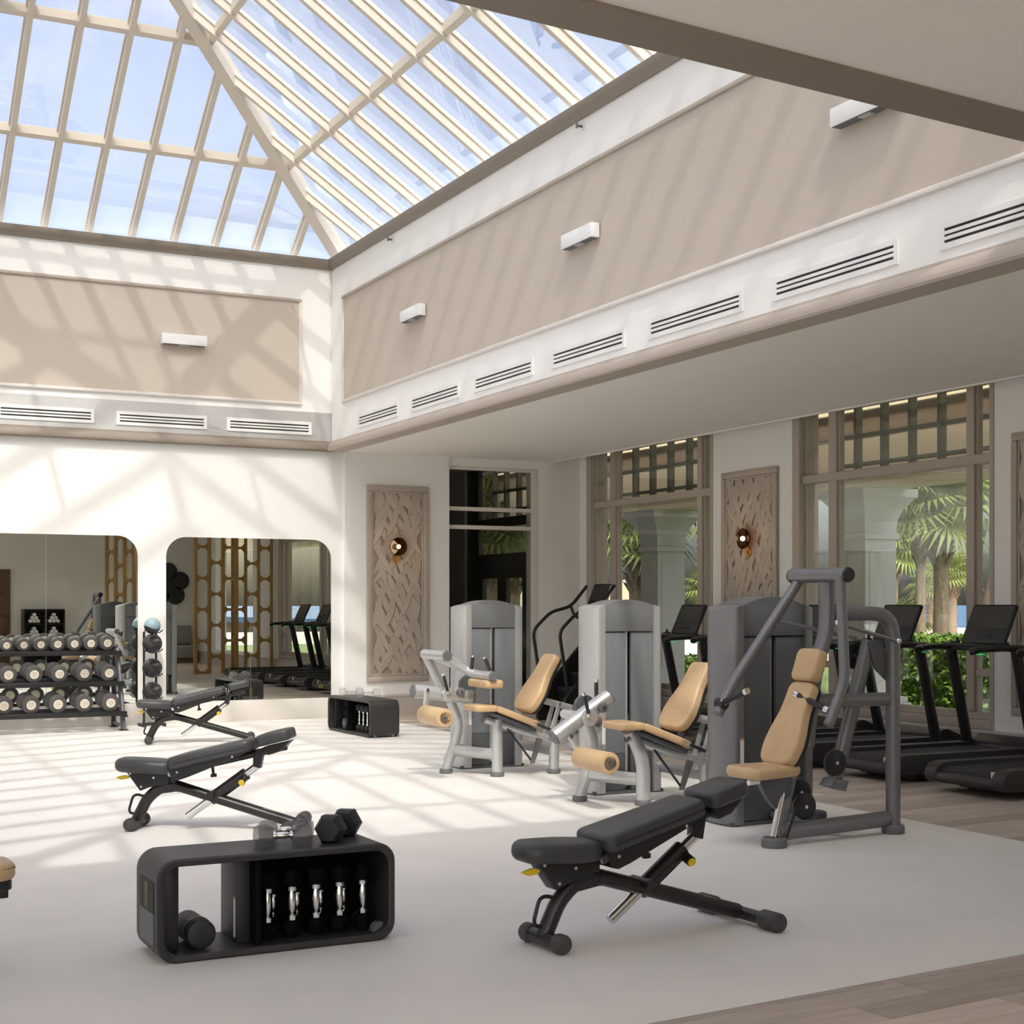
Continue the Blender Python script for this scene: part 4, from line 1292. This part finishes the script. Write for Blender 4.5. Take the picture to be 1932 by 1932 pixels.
def leg_machine(label, A, rz, curl):
    t = thing('leg_curl_machine' if curl else 'leg_extension_machine', label, 'gym machine', (A[0], A[1], 0), rz, 'silver leg machines')
    tower(t, .665)
    yc = -.62
    # pivot leg near the tower
    capd_tube(t, 'pivot_leg', [(-.18, -.22, .64), (-.10, -.22, .45), (-.13, -.22, .30), (-.225, -.22, .03)], .042, fil=.10, caps=False)
    foot(t, -.225, -.22)
    # base frame
    capd_tube(t, 'base_beam', [(-.15, -.22, .20), (.10, yc, .19)], .038, fil=0, caps=False, rb=.05)
    capd_tube(t, 'base_beam', [(.0, -.10, .20), (-.14, -.22, .20)], .036, fil=0, caps=False, rb=.048)
    capd_tube(t, 'base_beam', [(.64, .02, .20), (.645, yc, .20)], .034, fil=0, caps=False, rb=.045)
    if curl:
        capd_tube(t, 'seat_post', [(.095, yc, .50), (.095, yc, .03)], .048, fil=0, caps=False); foot(t, .095, yc, .062)
    else:
        capd_tube(t, 'seat_post', [(-.01, yc, .56), (.06, yc, .44), (.105, yc, .30), (.10, yc, .03)], .046, fil=.12, caps=False, rb=.056); foot(t, .10, yc, .062)
    capd_tube(t, 'rear_post', [(.645, yc, .30), (.645, yc, .03)], .046, fil=0, caps=False); foot(t, .645, yc, .060)
    # seat rail and carriage
    capd_tube(t, 'seat_rail', [(-.03, yc, .505), (.82, yc, .235)], .036, fil=0)
    # seat pads
    s = B()
    sl = math.atan2(-.155, .40)
    M = frame_M((-.17, yc, .575), (1, 0, .0), (0, 1, 0))
    pad(s, rpoly([(0, -.17), (.20, -.165), (.20, .165), (0, .17)], [.05, .01, .01, .05], 4), 0, .055, M, .018, 3)
    obj('front_seat_pad', s, 'vinyl_tan', t)
    s = B(); M = frame_M((.02, yc, .575), (math.cos(sl), 0, math.sin(sl)), (0, 1, 0))
    pad(s, rpoly([(0, -.165), (.44, -.17), (.44, .17), (0, .165)], [.01, .05, .05, .01], 4), 0, .055, M, .018, 3)
    obj('seat', s, 'vinyl_tan', t)
    s = B(); M = frame_M((.0, yc, .560), (math.cos(sl), 0, math.sin(sl)), (0, 1, 0)); pad(s, [(0, -.13), (.44, -.13), (.44, .13), (0, .13)], -.02, .012, M, .004, 1)
    obj('seat_tray', s, 'gun_grey', t)
    backrest(t, .365, .545, .655, 1.035, yc, .205, .135)
    # back support, linkage
    capd_tube(t, 'back_support', [(.50, yc, .66), (.82, yc, .575)], .030, fil=0)
    for x0, z0, x1, z1 in ((.67, .62, .575, .32), (.80, .585, .70, .275)):
        obj('link_plate', B().tube([(x0, yc - .06, z0), (x1, yc - .06, z1)], .022, 8, rb=.006), 'silver', t)
        obj('link_plate', B().tube([(x0, yc + .06, z0), (x1, yc + .06, z1)], .022, 8, rb=.006), 'silver', t)
        for yy in (yc - .07, yc + .07):
            obj('link_bolt', B().cyl((x0, yy - .004, z0), (x0, yy + .004, z0), .014, n=12), 'chrome', t)
    obj('gas_strut', B().tube([(.18, yc - .02, .42), (.42, yc - .02, .12)], .010, 8), 'rubber_black', t)
    obj('strut_bracket', B().prism([(.40, .10), (.44, .10), (.53, .33), (.47, .34)], 'y', yc - .03, yc - .015), 'silver_dark', t)
    grip(t, 'seat_handle', (.53, yc - .20, .40), (.36, yc - .20, .47), .013)
    # lever arm
    yl = -.32
    if curl:
        P0, P1 = (-.57, yl, .745), (-.02, yl, .675); rx, rz_ = -.495, .545
    else:
        P0, P1 = (-.49, yl, .505), (-.03, yl, .795); rx, rz_ = -.315, .355
    capd_tube(t, 'lever_arm', [P0, P1], .062, fil=0)
    pm = [(P0[k] + P1[k]) / 2 for k in range(3)]
    disc(t, 'pivot_disc', pm[0] + .02, yl - .09, pm[2], .062, .05)
    disc(t, 'pivot_disc', pm[0] + .14, yl - .075, pm[2] + (.02 if curl else .07), .038, .04, 'plastic_grey')
    obj('cam', B().cyl((pm[0] + (.30 if curl else .10), yl + .13, pm[2] + .07), (pm[0] + (.30 if curl else .10), yl + .17, pm[2] + .07), .085, n=24), 'gun_grey', t)
    obj('pivot_axle', B().cyl((pm[0] + .02, yl - .06, pm[2]), (pm[0] + .02, .02, pm[2]), .036), 'silver', t)
    grip(t, 'adjust_handle', (pm[0] + .0, yl - .12, pm[2] + .02), (pm[0] - .05, yl - .13, pm[2] + .19), .014)
    obj('roller_link', B().tube([(P0[0] + .10, yl - .075, P0[2] + .01), (rx, yl - .075, rz_)], .026, 8, rb=.008), 'silver', t)
    obj('link_bolt', B().cyl((P0[0] + .10, yl - .09, P0[2] + .01), (P0[0] + .10, yl - .075, P0[2] + .01), .016, n=12), 'chrome', t)
    obj('roller_axle', B().cyl((rx, yl - .02, rz_), (rx, -.90, rz_), .016), 'chrome', t)
    roller(t, rx, rz_, -.88, -.40, .080)
    if curl:
        capd_tube(t, 'thigh_support_post', [(-.31, .02, 1.045), (-.31, .02, 1.02), (-.17, -.05, .70)], .042, fil=.03, caps=False)
        capd_tube(t, 'thigh_support_bar', [(-.31, .09, 1.05), (-.31, -.46, 1.05)], .045, fil=0)
        capd_tube(t, 'thigh_arm', [(-.30, -.40, 1.04), (-.10, -.42, .915), (-.055, -.48, .885), (-.055, -.87, .885)], .040, fil=.06)
        s = B(); pad(s, rpoly([(-.11, -.86), (.06, -.86), (.06, -.42), (-.11, -.42)], .04, 4), .78, .85, Matrix.Identity(4), .022, 3)
        obj('thigh_pad', s, 'vinyl_tan', t)
        grip(t, 'hand_grip', (-.09, -.47, .92), (-.07, -.47, 1.05)); grip(t, 'hand_grip', (-.02, -.74, .915), (-.06, -.70, 1.045))
        capd_tube(t, 'thigh_arm_brace', [(-.31, -.15, 1.03), (-.08, -.45, .90)], .028, fil=0, caps=False)
    else:
        o = obj('caution_sticker', B().cyl((-.045, -.10, .585), (-.045, -.105, .585), .03, n=3), 'yellow', t)
        capd_tube(t, 'pivot_bracket', [(-.12, -.06, .60), (.05, .0, .58)], .045, 'silver_dark', fil=0, caps=False)
        grip(t, 'adjust_handle', (-.03, -.12, .72), (-.03, -.12, .92), .016)
    return t
leg_machine('farthest silver leg curl machine with thigh pad arm and tan seat', (5.524, 12.18), R(-2), True)
leg_machine('middle silver leg extension machine with raised lever arm and tan seat', (5.689, 10.036), R(-2), False)

# ---- chest press
t = thing('chest_press_machine', 'dark grey chest press machine with tall arms and tan headrest', 'gym machine', (5.708, 8.198, 0), R(2))
tower(t, .76, .085, 'silver_dark', 'gun_grey', 'gun_grey')
SD = 'silver_dark'
yc = -.66
capd_tube(t, 'base_beam', [(-.20, -.75, .085), (.80, -.69, .10)], .036, SD, 0, False, .052)
obj('foot_front', B().lathe([(.075, 0), (.08, .01), (.08, .05), (.07, .06), (.01, .06)], 24, (-.235, -.76, 0)), 'plastic_grey', t)
obj('foot_rear', B().lathe([(.07, 0), (.075, .01), (.075, .05), (.065, .06), (.01, .06)], 24, (.80, -.69, 0)), 'plastic_grey', t)
capd_tube(t, 'rear_frame', [(.80, -.69, .05), (.80, -.69, 1.44), (.33, -.60, 1.44)], .048, SD, .16, False)
capd_tube(t, 'mast', [(.265, yc, 1.68), (.265, yc, 1.32), (.17, yc, 1.10), (.10, yc, .60)], .046, SD, .10, False, .058)
capd_tube(t, 'top_tube', [(.235, -.36, 1.685), (.235, -.90, 1.685)], .047, SD, 0, True, None, 'black_satin')
capd_tube(t, 'press_arm', [(.245, -.42, 1.66), (-.19, -.31, 1.02), (-.32, -.30, .80)], .034, SD, .10)
capd_tube(t, 'press_arm', [(.205, -.86, 1.66), (.165, -.95, 1.02), (.03, -.96, .765)], .034, SD, .10)
grip(t, 'hand_grip', (-.30, -.32, .87), (-.27, -.54, .955), .019); grip(t, 'hand_grip', (.045, -.93, .845), (.02, -.65, .935), .019)
obj('arm_clamp', B().cyl((-.295, -.34, .855), (-.305, -.27, .865), .034), 'black_satin', t)
obj('push_rod', B().tube([(.09, -.36, 1.395), (.60, -.56, 1.275)], .013, 8), SD, t)
obj('push_rod', B().tube([(.17, -.86, 1.385), (.79, -.73, 1.26)], .013, 8), SD, t)
for p in ((.09, -.36, 1.395), (.17, -.88, 1.385), (.79, -.75, 1.26)):
    obj('rod_end', B().sphere(p, .021, 12, 8), 'chrome', t)
capd_tube(t, 'cross_arm', [(.17, yc, .885), (.80, -.69, .88)], .030, SD, 0, False, .045)
capd_tube(t, 'lever', [(.655, -.62, 1.26), (.385, -.60, .36)], .052, SD, 0, False, .045)
obj('lever_foot', B().prism([(.34, .38), (.30, .33), (.43, .29), (.455, .36)], 'y', -.66, -.54, .006), SD, t)
obj('cam_plate', B().prism(rpoly([(.60, 1.26), (.70, 1.27), (.79, 1.14), (.80, 1.02), (.77, .99), (.66, 1.08)], .02), 'y', -.675, -.66, .003), 'gun_grey', t)
disc(t, 'pulley', .59, -.55, 1.16, .085, .03, 'black_satin')
for x, y, z, r_ in ((.30, -.70, .488, .085), (.05, -.70, .225, .085), (.30, -.35, .26, .085)):
    disc(t, 'pulley', x, y, z, r_, .035, 'black_satin')
obj('floor_pulley', B().lathe([(.085, .105), (.09, .11), (.09, .14), (.08, .148), (.01, .148)], 24, (.33, -.45, 0)), 'gun_grey', t)
obj('floor_pulley_bracket', B().box(.27, .39, -.50, -.40, .0, .105, .01), SD, t)
capd_tube(t, 'tower_brace', [(.38, .02, .06), (.40, -.70, .08)], .03, SD, 0, False)
s = B()
pad(s, rpoly([(-.43, -.155), (-.36, -.175), (-.02, -.125), (-.02, .125), (-.36, .175), (-.43, .155)], .06, 5), 0, .075, Matrix.Translation((0, yc, .428)) @ Matrix.Rotation(R(-1), 4, 'Y'), .032, 4)
obj('seat', s, 'vinyl_tan', t)
backrest(t, -.115, .475, .125, .985, yc, .165, .115, .08)
s = B(); d = Vector((.075, 0, .21)); M = frame_M((.125, yc, .995), d, (0, 1, 0)); pad(s, rrect(0, -.11, .215, .11, .045, 5), -.01, .085, M, .026, 3)
obj('headrest', s, 'vinyl_tan', t)
capd_tube(t, 'seat_post', [(-.03, yc, .42), (-.20, -.74, .05)], .042, SD, 0, False, .05)
obj('seat_slide', B().tube([(-.09, yc - .03, .42), (-.245, -.76, .06)], .022, 10), 'chrome', t)
obj('seat_bracket', B().prism(rpoly([(-.33, .42), (-.06, .42), (-.10, .20), (-.19, .22), (-.28, .32)], .03), 'y', -.73, -.69, .004), 'gun_grey', t)
obj('seat_lever', B().cyl((-.42, -.74, .405), (-.34, -.74, .41), .017, n=12), 'white_plastic', t)
obj('adjust_scale', B().prism([(-.10, .24), (-.085, .235), (-.165, .045), (-.18, .05)], 'y', -.80, -.795), 'black_satin', t)

# ================================================================ TREADMILLS
def make_treadmill():
    t = thing('treadmill', 'x', 'treadmill', group='black treadmills facing the windows')
    W = .43
    side = rpoly([(0.0, .075), (1.88, .06), (1.90, .20), (1.55, .235), (0.10, .235), (0.0, .205)], [.05, .02, .03, .02, .05, .06], 5)
    for s_ in (-1, 1):
        b = B(); y0, y1 = (s_ * W, s_ * (W - .13)); b.prism(side, 'y', min(y0, y1), max(y0, y1), .010, 2)
        obj('side_rail', b, 'deck_brown', t)
    obj('rear_cover', B().prism(rpoly([(0.0, .075), (.16, .075), (.16, .170), (.05, .170), (0.0, .150)], [.05, .0, .0, .03, .03], 5), 'y', -W + .12, W - .12, .004, 1), 'deck_brown', t)
    obj('belt', B().prism(rpoly([(.05, .15), (1.70, .15), (1.70, .205), (.09, .205), (.05, .185)], .02), 'y', -W + .132, W - .132), 'belt', t)
    obj('rear_roller_cap', B().box(.045, .085, -W + .135, -W + .175, .165, .21), 'canvas_beige', t)
    obj('motor_hood', B().prism(rpoly([(1.58, .10), (1.98, .07), (1.98, .22), (1.75, .31), (1.58, .235)], .04), 'y', -W + .05, W - .05, .015, 2), 'black_satin', t)
    obj('base_frame', B().box(.30, 1.9, -W + .08, W - .08, .02, .08), 'black_satin', t)
    for x in (.36, 1.8):
        for y in (-.28, .28):
            obj('foot', B().cyl((x, y, 0), (x, y, .03), .035, n=12), 'rubber_black', t)
    for s_ in (-1, 1):
        obj('upright', B().tube([(1.62, s_ * .40, .14), (1.40, s_ * .40, 1.10)], .060, 12, rb=.034), 'black_frame', t)
        a = obj('side_arm', B().tube([(1.47, s_ * .39, 1.115), (1.20, s_ * .39, 1.115), (.98, s_ * .37, 1.105), (.95, s_ * .32, 1.085)], .042, 10, .06, .030), 'black_satin', t)
        obj('status_light', B().box(.99, 1.05, s_ * .37 - .02, s_ * .37 + .02, 1.062, 1.068), 'led_green', a)
    obj('dashboard', B().prism(rpoly([(1.28, 1.085), (1.52, 1.075), (1.54, 1.12), (1.30, 1.15)], .02), 'y', -.40, .40, .01, 2), 'black_satin', t)
    obj('front_grip', B().tube([(1.30, -.36, 1.12), (1.12, -.20, 1.14), (1.12, .20, 1.14), (1.30, .36, 1.12)], .018, 10, .1), 'rubber_black', t)
    M = frame_M((1.40, 0, 1.145), (.16, 0, .34), (0, 1, 0))
    b = B(M); b.prism(rrect(0, -.265, .385, .265, .02, 4), 'z', -.02, .012, .006, 2)
    c = obj('console', b, 'black_satin', t)
    obj('screen', B(M).box(.15, .365, -.245, .245, .0121, .014), 'screen_glass', c)
    obj('console_tray', B(M).box(.055, .085, -.10, .10, .012, .020, .004), 'rubber_black', c)
    obj('safety_key', B().cyl((1.31, .22, 1.14), (1.31, .22, 1.20), .014), 'black_satin', t)
    for s_ in (-1, 1):
        obj('cup_holder', B().cyl((1.36, s_ * .30, 1.09), (1.36, s_ * .30, 1.165), .045, n=16), 'black_satin', t)
    return t
tm = make_treadmill()
TY = [8.75, 9.98, 11.2, 12.42, 13.65, 14.88]
TLAB = ['nearest black treadmill, cut off by the right picture edge', 'second nearest black treadmill below the tall window bay', 'third black treadmill behind the chest press machine',
        'fourth black treadmill hidden behind the chest press tower', 'fifth black treadmill between chest press and leg extension towers', 'farthest black treadmill in the far window bay']
for i, y in enumerate(TY):
    o = tm if i == 0 else dup(tm)
    place(o, (8.28, y, 0), R(0), TLAB[i])
    if i == 4:
        bd = obj('brand_badge', B().prism(rrect(-.09, .10, .09, .15, .02, 4), 'x', -.006, .0), 'yellow', o, 'yellow oval badge')
        obj('badge_inset', B().prism(rrect(-.07, .11, .07, .14, .012, 4), 'x', -.008, -.005), 'deck_brown', bd)

# ================================================================ STAIR CLIMBER
t = thing('stair_climber', 'black stair climber between the two silver leg machines', 'stair climber', (8.70, 16.55, 0))
for s_ in (-1, 1):
    y = s_ * .36
    obj('handrail', B().tube([(.12, y, .42), (0.0, y, 1.16), (.26, y, 1.40), (.56, y, 1.47), (.80, y, 1.74)], .022, 10, .10), 'black_satin', t)
    obj('rail_loop', B().tube([(.56, y, 1.47), (.60, y * .9, 1.33), (.72, y * .6, 1.31), (1.10, y * .6, 1.31)], .020, 10, .06), 'black_satin', t)
    obj('side_cover', B().prism(rpoly([(.05, .0), (1.30, .0), (1.34, .60), (1.15, 1.02), (.85, 1.05), (.70, .98), (.05, .28)], [.05, .05, .1, .1, .08, .08, .06], 4), 'y', min(y * .86, y * 1.06), max(y * .86, y * 1.06), .008, 2), 'black_satin', t)
for k in range(4):
    obj('step', B().box(.12 + .20 * k, .36 + .20 * k, -.30, .30, .20 + .19 * k, .24 + .19 * k, .008, 1), 'deck_brown', t)
    obj('riser', B().box(.34 + .20 * k, .36 + .20 * k, -.30, .30, .05 + .19 * k, .40 + .19 * k), 'black_satin', t)
obj('console_post', B().tube([(1.05, 0, .9), (.86, 0, 1.45)], .05, 10), 'black_satin', t)
M = frame_M((.74, 0, 1.50), (.11, 0, .26), (0, 1, 0))
c = obj('console', B(M).prism(rrect(0, -.22, .28, .22, .02, 4), 'z', -.02, .015, .005, 2), 'black_satin', t)
obj('screen', B(M).box(.06, .26, -.20, .20, .015, .017), 'screen_glass', c)
obj('console_grip', B(M).tube([(-.02, -.26, .03), (.24, -.26, .03)], .012, 8), 'chrome', t)

# ================================================================ DUMBBELL RACK
RX1 = 3.66; RX0 = 1.55
t = thing('dumbbell_rack', 'three tier black dumbbell rack in front of the left mirror', 'rack', (0, 0, 0))
for x in (RX1, RX0 + .05):
    obj('front_leg', B().tube([(x, 17.76, .0), (x, 17.86, .30), (x, 18.14, .96)], .032, 10, .05, .045), 'silver_dark', t)
    obj('rear_leg', B().tube([(x, 18.34, .0), (x, 18.30, .80), (x, 18.20, 1.0)], .030, 10, .05, .04), 'black_satin', t)
    obj('foot_plate', B().box(x - .045, x + .045, 17.70, 17.82, 0, .012), 'black_satin', t)
    obj('foot_plate', B().box(x - .045, x + .045, 18.28, 18.40, 0, .012), 'black_satin', t)
    obj('floor_rail', B().tube([(x, 17.80, .05), (x, 18.32, .05)], .020, 8), 'silver_dark', t)
TIERS = [(.215, 17.66, 17.92, .30, 0.105, 7, 3.475), (.565, 17.80, 18.06, .285, 0.100, 7, 3.485), (.925, 17.96, 18.21, .192, 0.085, 10, 3.50)]
for ti, (z, y0, y1, sp, r0, n, xr) in enumerate(TIERS):
    for y in (y0, y1):
        dz = .035 if y == y1 else 0
        b = B(); b.box(RX0, RX1 + .02, y - .022, y + .022, z - .035 + dz, z + .02 + dz, .006, 1); obj('tier_rail', b, 'black_satin', t)
    obj('tier_bracket', B().box(RX1 - .03, RX1 + .03, y0 - .02, y1 + .02, z - .05, z - .03), 'black_satin', t)
    obj('tier_bracket', B().box(RX0 + .02, RX0 + .08, y0 - .02, y1 + .02, z - .05, z - .03), 'black_satin', t)
tn = ['bottom', 'middle', 'top']
def round_bell(label, r, L, grp):
    t = thing('round_dumbbell', label, 'dumbbell', group=grp)
    hw = .085
    for s_ in (-1, 1):
        o = obj('head', B().cyl((0, s_ * (L / 2 - hw), 0), (0, s_ * L / 2, 0), r, n=26, bev=.014), 'dumbbell_rubber', t)
        d = obj('end_disc', B().cyl((0, s_ * L / 2 - s_ * .001, 0), (0, s_ * (L / 2 + .003), 0), r * .52, n=22), 'disc_cream', o)
    obj('handle', B().cyl((0, -L / 2 + hw, 0), (0, L / 2 - hw, 0), .017, n=12), 'chrome', t)
    for q, w in ((.022, .30), (.0, .36), (-.022, .16)):
        obj('end_print', B().box(-r * w, r * w, -L / 2 - .0045, -L / 2 - .003, q * r / .1 - .004, q * r / .1 + .004), 'disc_print', t)
    return t
for ti, (z, y0, y1, sp, r0, n, xr) in enumerate(TIERS):
    proto = None
    for k in range(n):
        x = xr - sp * k
        if x < 1.75: continue
        lab = 'round black dumbbell with cream disc, %s from the right on the %s tier' % (ORD[k], tn[ti])
        rr = r0 if ti < 2 else r0 * (1.06 - .028 * k)
        if ti < 2:
            if proto is None:
                proto = round_bell(lab, rr, .30, 'round dumbbells on the %s rack tier' % tn[ti]); o = proto
            else:
                o = dup(proto); o['label'] = lab
        else:
            o = round_bell(lab, rr, .27, 'round dumbbells on the top rack tier')
        ym = (y0 + y1) / 2 + .01
        o.location = (x, ym, z + .0385 + rr * .985)
        o.rotation_euler = (math.atan2(-.035, y1 - y0) * -1, 0, R(6))

# ================================================================ MEDICINE BALL RACK
BX, BY = 4.10, 18.22
t = thing('ball_rack', 'slim black medicine ball rack between the two mirrors', 'rack', (BX, BY, 0))
for s_ in (-1, 1):
    obj('upright', B().tube([(s_ * .075, .10, .03), (s_ * .075, .10, 1.16)], .014, 8), 'black_satin', t)
    obj('base_rail', B().tube([(s_ * .13, -.14, .018), (s_ * .13, .16, .018)], .016, 8), 'black_satin', t)
obj('base_rail', B().tube([(-.17, -.02, .02), (.17, -.02, .02)], .014, 8), 'black_satin', t)
obj('base_rail', B().tube([(-.14, .10, .02), (.14, .10, .02)], .014, 8), 'black_satin', t)
BZ = [(1.235, .100), (1.015, .120), (.715, .120), (.425, .120)]
for z, r_ in BZ:
    for s_ in (-1, 1):
        obj('cradle_arm', B().tube([(s_ * .075, .10, z - r_ * .80), (s_ * .085, -.02, z - r_ * .86), (s_ * .11, -.10, z - r_ * .55)], .007, 6, .03), 'black_satin', t)
BL = ['blue and black medicine ball on top of the ball rack', 'black two-handled medicine ball, upper of three on the ball rack', 'black two-handled medicine ball, middle of three on the ball rack', 'black two-handled medicine ball, lowest on the ball rack']
for i, (z, r_) in enumerate(BZ):
    t = thing('medicine_ball', BL[i], 'medicine ball', (BX, BY - .02, z), 0, 'medicine balls on the rack')
    if i == 0:
        obj('ball', B().sphere((0, 0, 0), r_, 28, 18), 'ball_blue', t)
        b = B()
        N = 28; rows = []
        for j in range(9):
            q = j / 8
            row = []
            for k in range(N):
                a = 2 * PI * k / N
                top_ = -.20 + .22 * math.sin(a * 2 + 1.0); th = -PI / 2 + (top_ + PI / 2) * q
                row.append(b._v((1.008 * r_ * math.cos(th) * math.cos(a), 1.008 * r_ * math.cos(th) * math.sin(a), 1.008 * r_ * math.sin(th))))
            rows.append(row)
        for A_, C_ in zip(rows, rows[1:]):
            for k in range(N):
                l = (k + 1) % N
                b._f([A_[k], A_[l], C_[l], C_[k]])
        obj('wave_band', b, 'ball_black', t)
    else:
        b = B(); b.sphere((0, 0, 0), r_, 32, 20)
        # two grip recesses on the front, one handle bar left between them
        for v in b.bm.verts:
            p = v.co
            for cz in (.52, -.45):
                c = Vector((.10 * r_, -.86 * r_, cz * r_)).normalized() * r_
                d = (p - c); dd = math.sqrt((d.x / 1.25) ** 2 + d.y ** 2 + (d.z / .9) ** 2)
                if dd < r_ * .42:
                    v.co = p * (1 - .34 * (1 - (dd / (r_ * .42)) ** 4))
        obj('ball', b, 'ball_black', t)
        for cz in (.52, -.45):
            c = Vector((.10 * r_, -.86 * r_, cz * r_)).normalized() * r_ * .985
            M = frame_M(c, Vector((1, .1, 0)), Vector((0, -c.z, c.y)))
            b = B(M)
            b.tube([(r_ * .50 * math.cos(2 * PI * k / 20), r_ * .38 * math.sin(2 * PI * k / 20), 0) for k in range(20)], .005, 6, closed=True)
            obj('grip_rim', b, 'rubber_black', t)

# ================================================================ TAN BENCH AT THE LEFT EDGE
t = thing('flat_bench', 'tan padded bench cut off by the left picture edge', 'weight bench', (.40, 6.30, 0), R(4))
s = B()
pad(s, rpoly([(-.55, -.15), (.455, -.14), (.455, .14), (-.55, .15)], .09, 6), .385, .455, Matrix.Identity(4), .022, 3)
o = obj('pad', s, 'vinyl_tan', t)
obj('piping', B().tube([(-.5, -.146, .436), (.40, -.138, .436), (.448, -.09, .436)], .003, 6, .05), 'walnut', o)
s = B(); pad(s, rpoly([(-.52, -.13), (.44, -.12), (.44, .12), (-.52, .13)], .06, 5), .345, .386, Matrix.Identity(4), .006, 1)
obj('pad_tray', s, 'black_satin', t)
obj('frame_rail', B().tube([(-.45, 0, .325), (.40, 0, .325)], .026, 10), 'silver_dark', t)
obj('rail_plug', B().box(.385, .435, -.03, .03, .30, .35, .006), 'black_satin', t)
for x in (-.42, .05):
    obj('leg', B().tube([(x, 0, .32), (x, 0, .04)], .03, 10), 'silver_dark', t)
    obj('foot_bar', B().tube([(x, -.22, .03), (x, .22, .03)], .028, 10), 'silver_dark', t)

# ================================================================ FRONT OF THE ROOM (seen in the mirrors)
def lattice(label, x, y, rz, W, H, cols, rows, m='oak_gold'):
    t = thing('lattice_screen', label, 'screen', (x, y, 0), rz, 'wooden lattice screens')
    cw = W / cols
    for c in range(cols + 1):
        obj('stile', B().box(c * cw - .035, c * cw + .035, -.04, .04, 0, H, .012, 2), m, t)
    for c in range(cols):
        for r_ in range(rows + 1):
            z = .03 + (r_ + (.5 if c % 2 else 0)) * (H - .06) / rows
            if z > H - .02: continue
            obj('crossbar', B().box(c * cw + .03, (c + 1) * cw - .03, -.035, .035, z - .03, z + .03, .014, 2), m, t)
            for sx in (0, 1):
                xx = c * cw + .035 if sx == 0 else (c + 1) * cw - .035
                q = 1 if sx == 0 else -1
                for up in (-1, 1):
                    b = B(); b.prism([(xx, z + up * .03), (xx + q * .06, z + up * .03), (xx, z + up * .09)], 'y', -.033, .033); 
                    obj('corner_fillet', b, m, t)
lattice('tall golden wood lattice screen reflected in the right mirror', 8.45, 5.75, R(-12), 1.0, 3.45, 3, 5)
lattice('golden wood lattice screen panel set behind the first', 9.42, 5.30, R(14), .85, 3.45, 3, 5)
lattice('golden wood lattice screen reflected edge-on in the left mirror', 7.55, 1.5, R(60), .9, 3.45, 3, 5)
t = thing('banquette', 'curved grey upholstered banquette along the front wall', 'bench', (8.2, -.70, 0))
obj('seat', B().box(0, 2.0, 0, .55, .12, .45, .04, 3), 'upholstery', t)
obj('backrest', B().box(0, 2.0, 0, .16, .45, .95, .05, 3), 'upholstery', t)
obj('plinth', B().box(.03, 1.97, .03, .5, 0, .12), 'walnut', t)
t = thing('petal_wall_art', 'black petal shaped wall sculpture on the front wall', 'wall art', (9.62, -.72, 2.0))
for k in range(5):
    a = R(90 + 72 * k)
    obj('petal', B().cyl((.33 * math.cos(a), 0, .33 * math.sin(a)), (.33 * math.cos(a), .05, .33 * math.sin(a)), .24, n=28, bev=.02), 'petal_black', t)
obj('centre', B().cyl((0, .03, 0), (0, .08, 0), .17, n=24, bev=.02), 'petal_black', t)
t = thing('towel_shelf', 'black cubby shelf of rolled white towels by the front wall', 'shelf', (6.0, -.72, 0))
f = B()
for x in (0, .47, .94): f.box(x - .02, x + .02, 0, .35, 0, 1.38)
for z in (0.02, .34, .68, 1.02, 1.36): f.box(0, .94, 0, .35, z - .02, z + .02)
obj('carcass', f, 'black_satin', t); obj('back', B().box(0, .94, 0, .02, 0, 1.38), 'black_satin', t)
towel_me = B().cyl((0, 0, 0), (0, .30, 0), .045, n=14, bev=.01).mesh('rolled_towel'); towel_me.materials.append(MATS['towel'])
for ci, x in enumerate((.235, .705)):
    for ri, z in enumerate((.36, .70, 1.04)):
        for row in range(3):
            for k in range(3 - row):
                o = bpy.data.objects.new('rolled_towel', towel_me); COL.objects.link(o)
                o.location = (6.0 + x + (k - (2 - row) / 2) * .092, -.69, z + .046 + row * .079)
                tag(o, 'small rolled white towel in the %s %s cubby of the black shelf' % (['bottom', 'middle', 'top'][ri], ['left', 'right'][ci]), 'towel', 'rolled towels in the cubby shelf')
t = thing('carved_door', 'carved brown wooden door at the far left of the left mirror', 'door panel', (4.72, -.74, 0))
obj('leaf', B().box(0, 1.0, 0, .05, 0, 2.35, .01), 'walnut', t)
for k in range(4):
    obj('raised_panel', B().box(.10, .90, .05, .075, .12 + .55 * k, .58 + .55 * k, .02, 2), 'walnut', t)
# fill lights added in the unseen front ceiling to brighten the room
k = 0
for x in (0.5, 2.5, 4.5, 6.5, 8.5):
    for y in (0.6, 2.4):
        t = thing('fill_light', 'added fill light in the unseen ceiling, %s from the left in the %s row' % (ORD[k // 2], ['wall side', 'atrium side'][k % 2]), 'light', (x, y, ZC), 0, 'added fill lights')
        obj('ring', B().lathe([(.08, -.006), (.085, -.002), (.085, .0), (.06, .0), (.06, -.006)], 24), 'lamp_white', t)
        obj('lens', B().cyl((0, 0, -.004), (0, 0, -.002), .06, n=20), 'strip_light', t)
        l = bpy.data.lights.new('fill_light_lamp', 'SPOT'); l.energy = 22; l.color = (1, .94, .86); l.spot_size = R(105); l.spot_blend = .7; l.shadow_soft_size = .06
        lo = bpy.data.objects.new('fill_light_lamp', l); COL.objects.link(lo); lo.parent = t; lo.location = (0, 0, -.02)
        k += 1
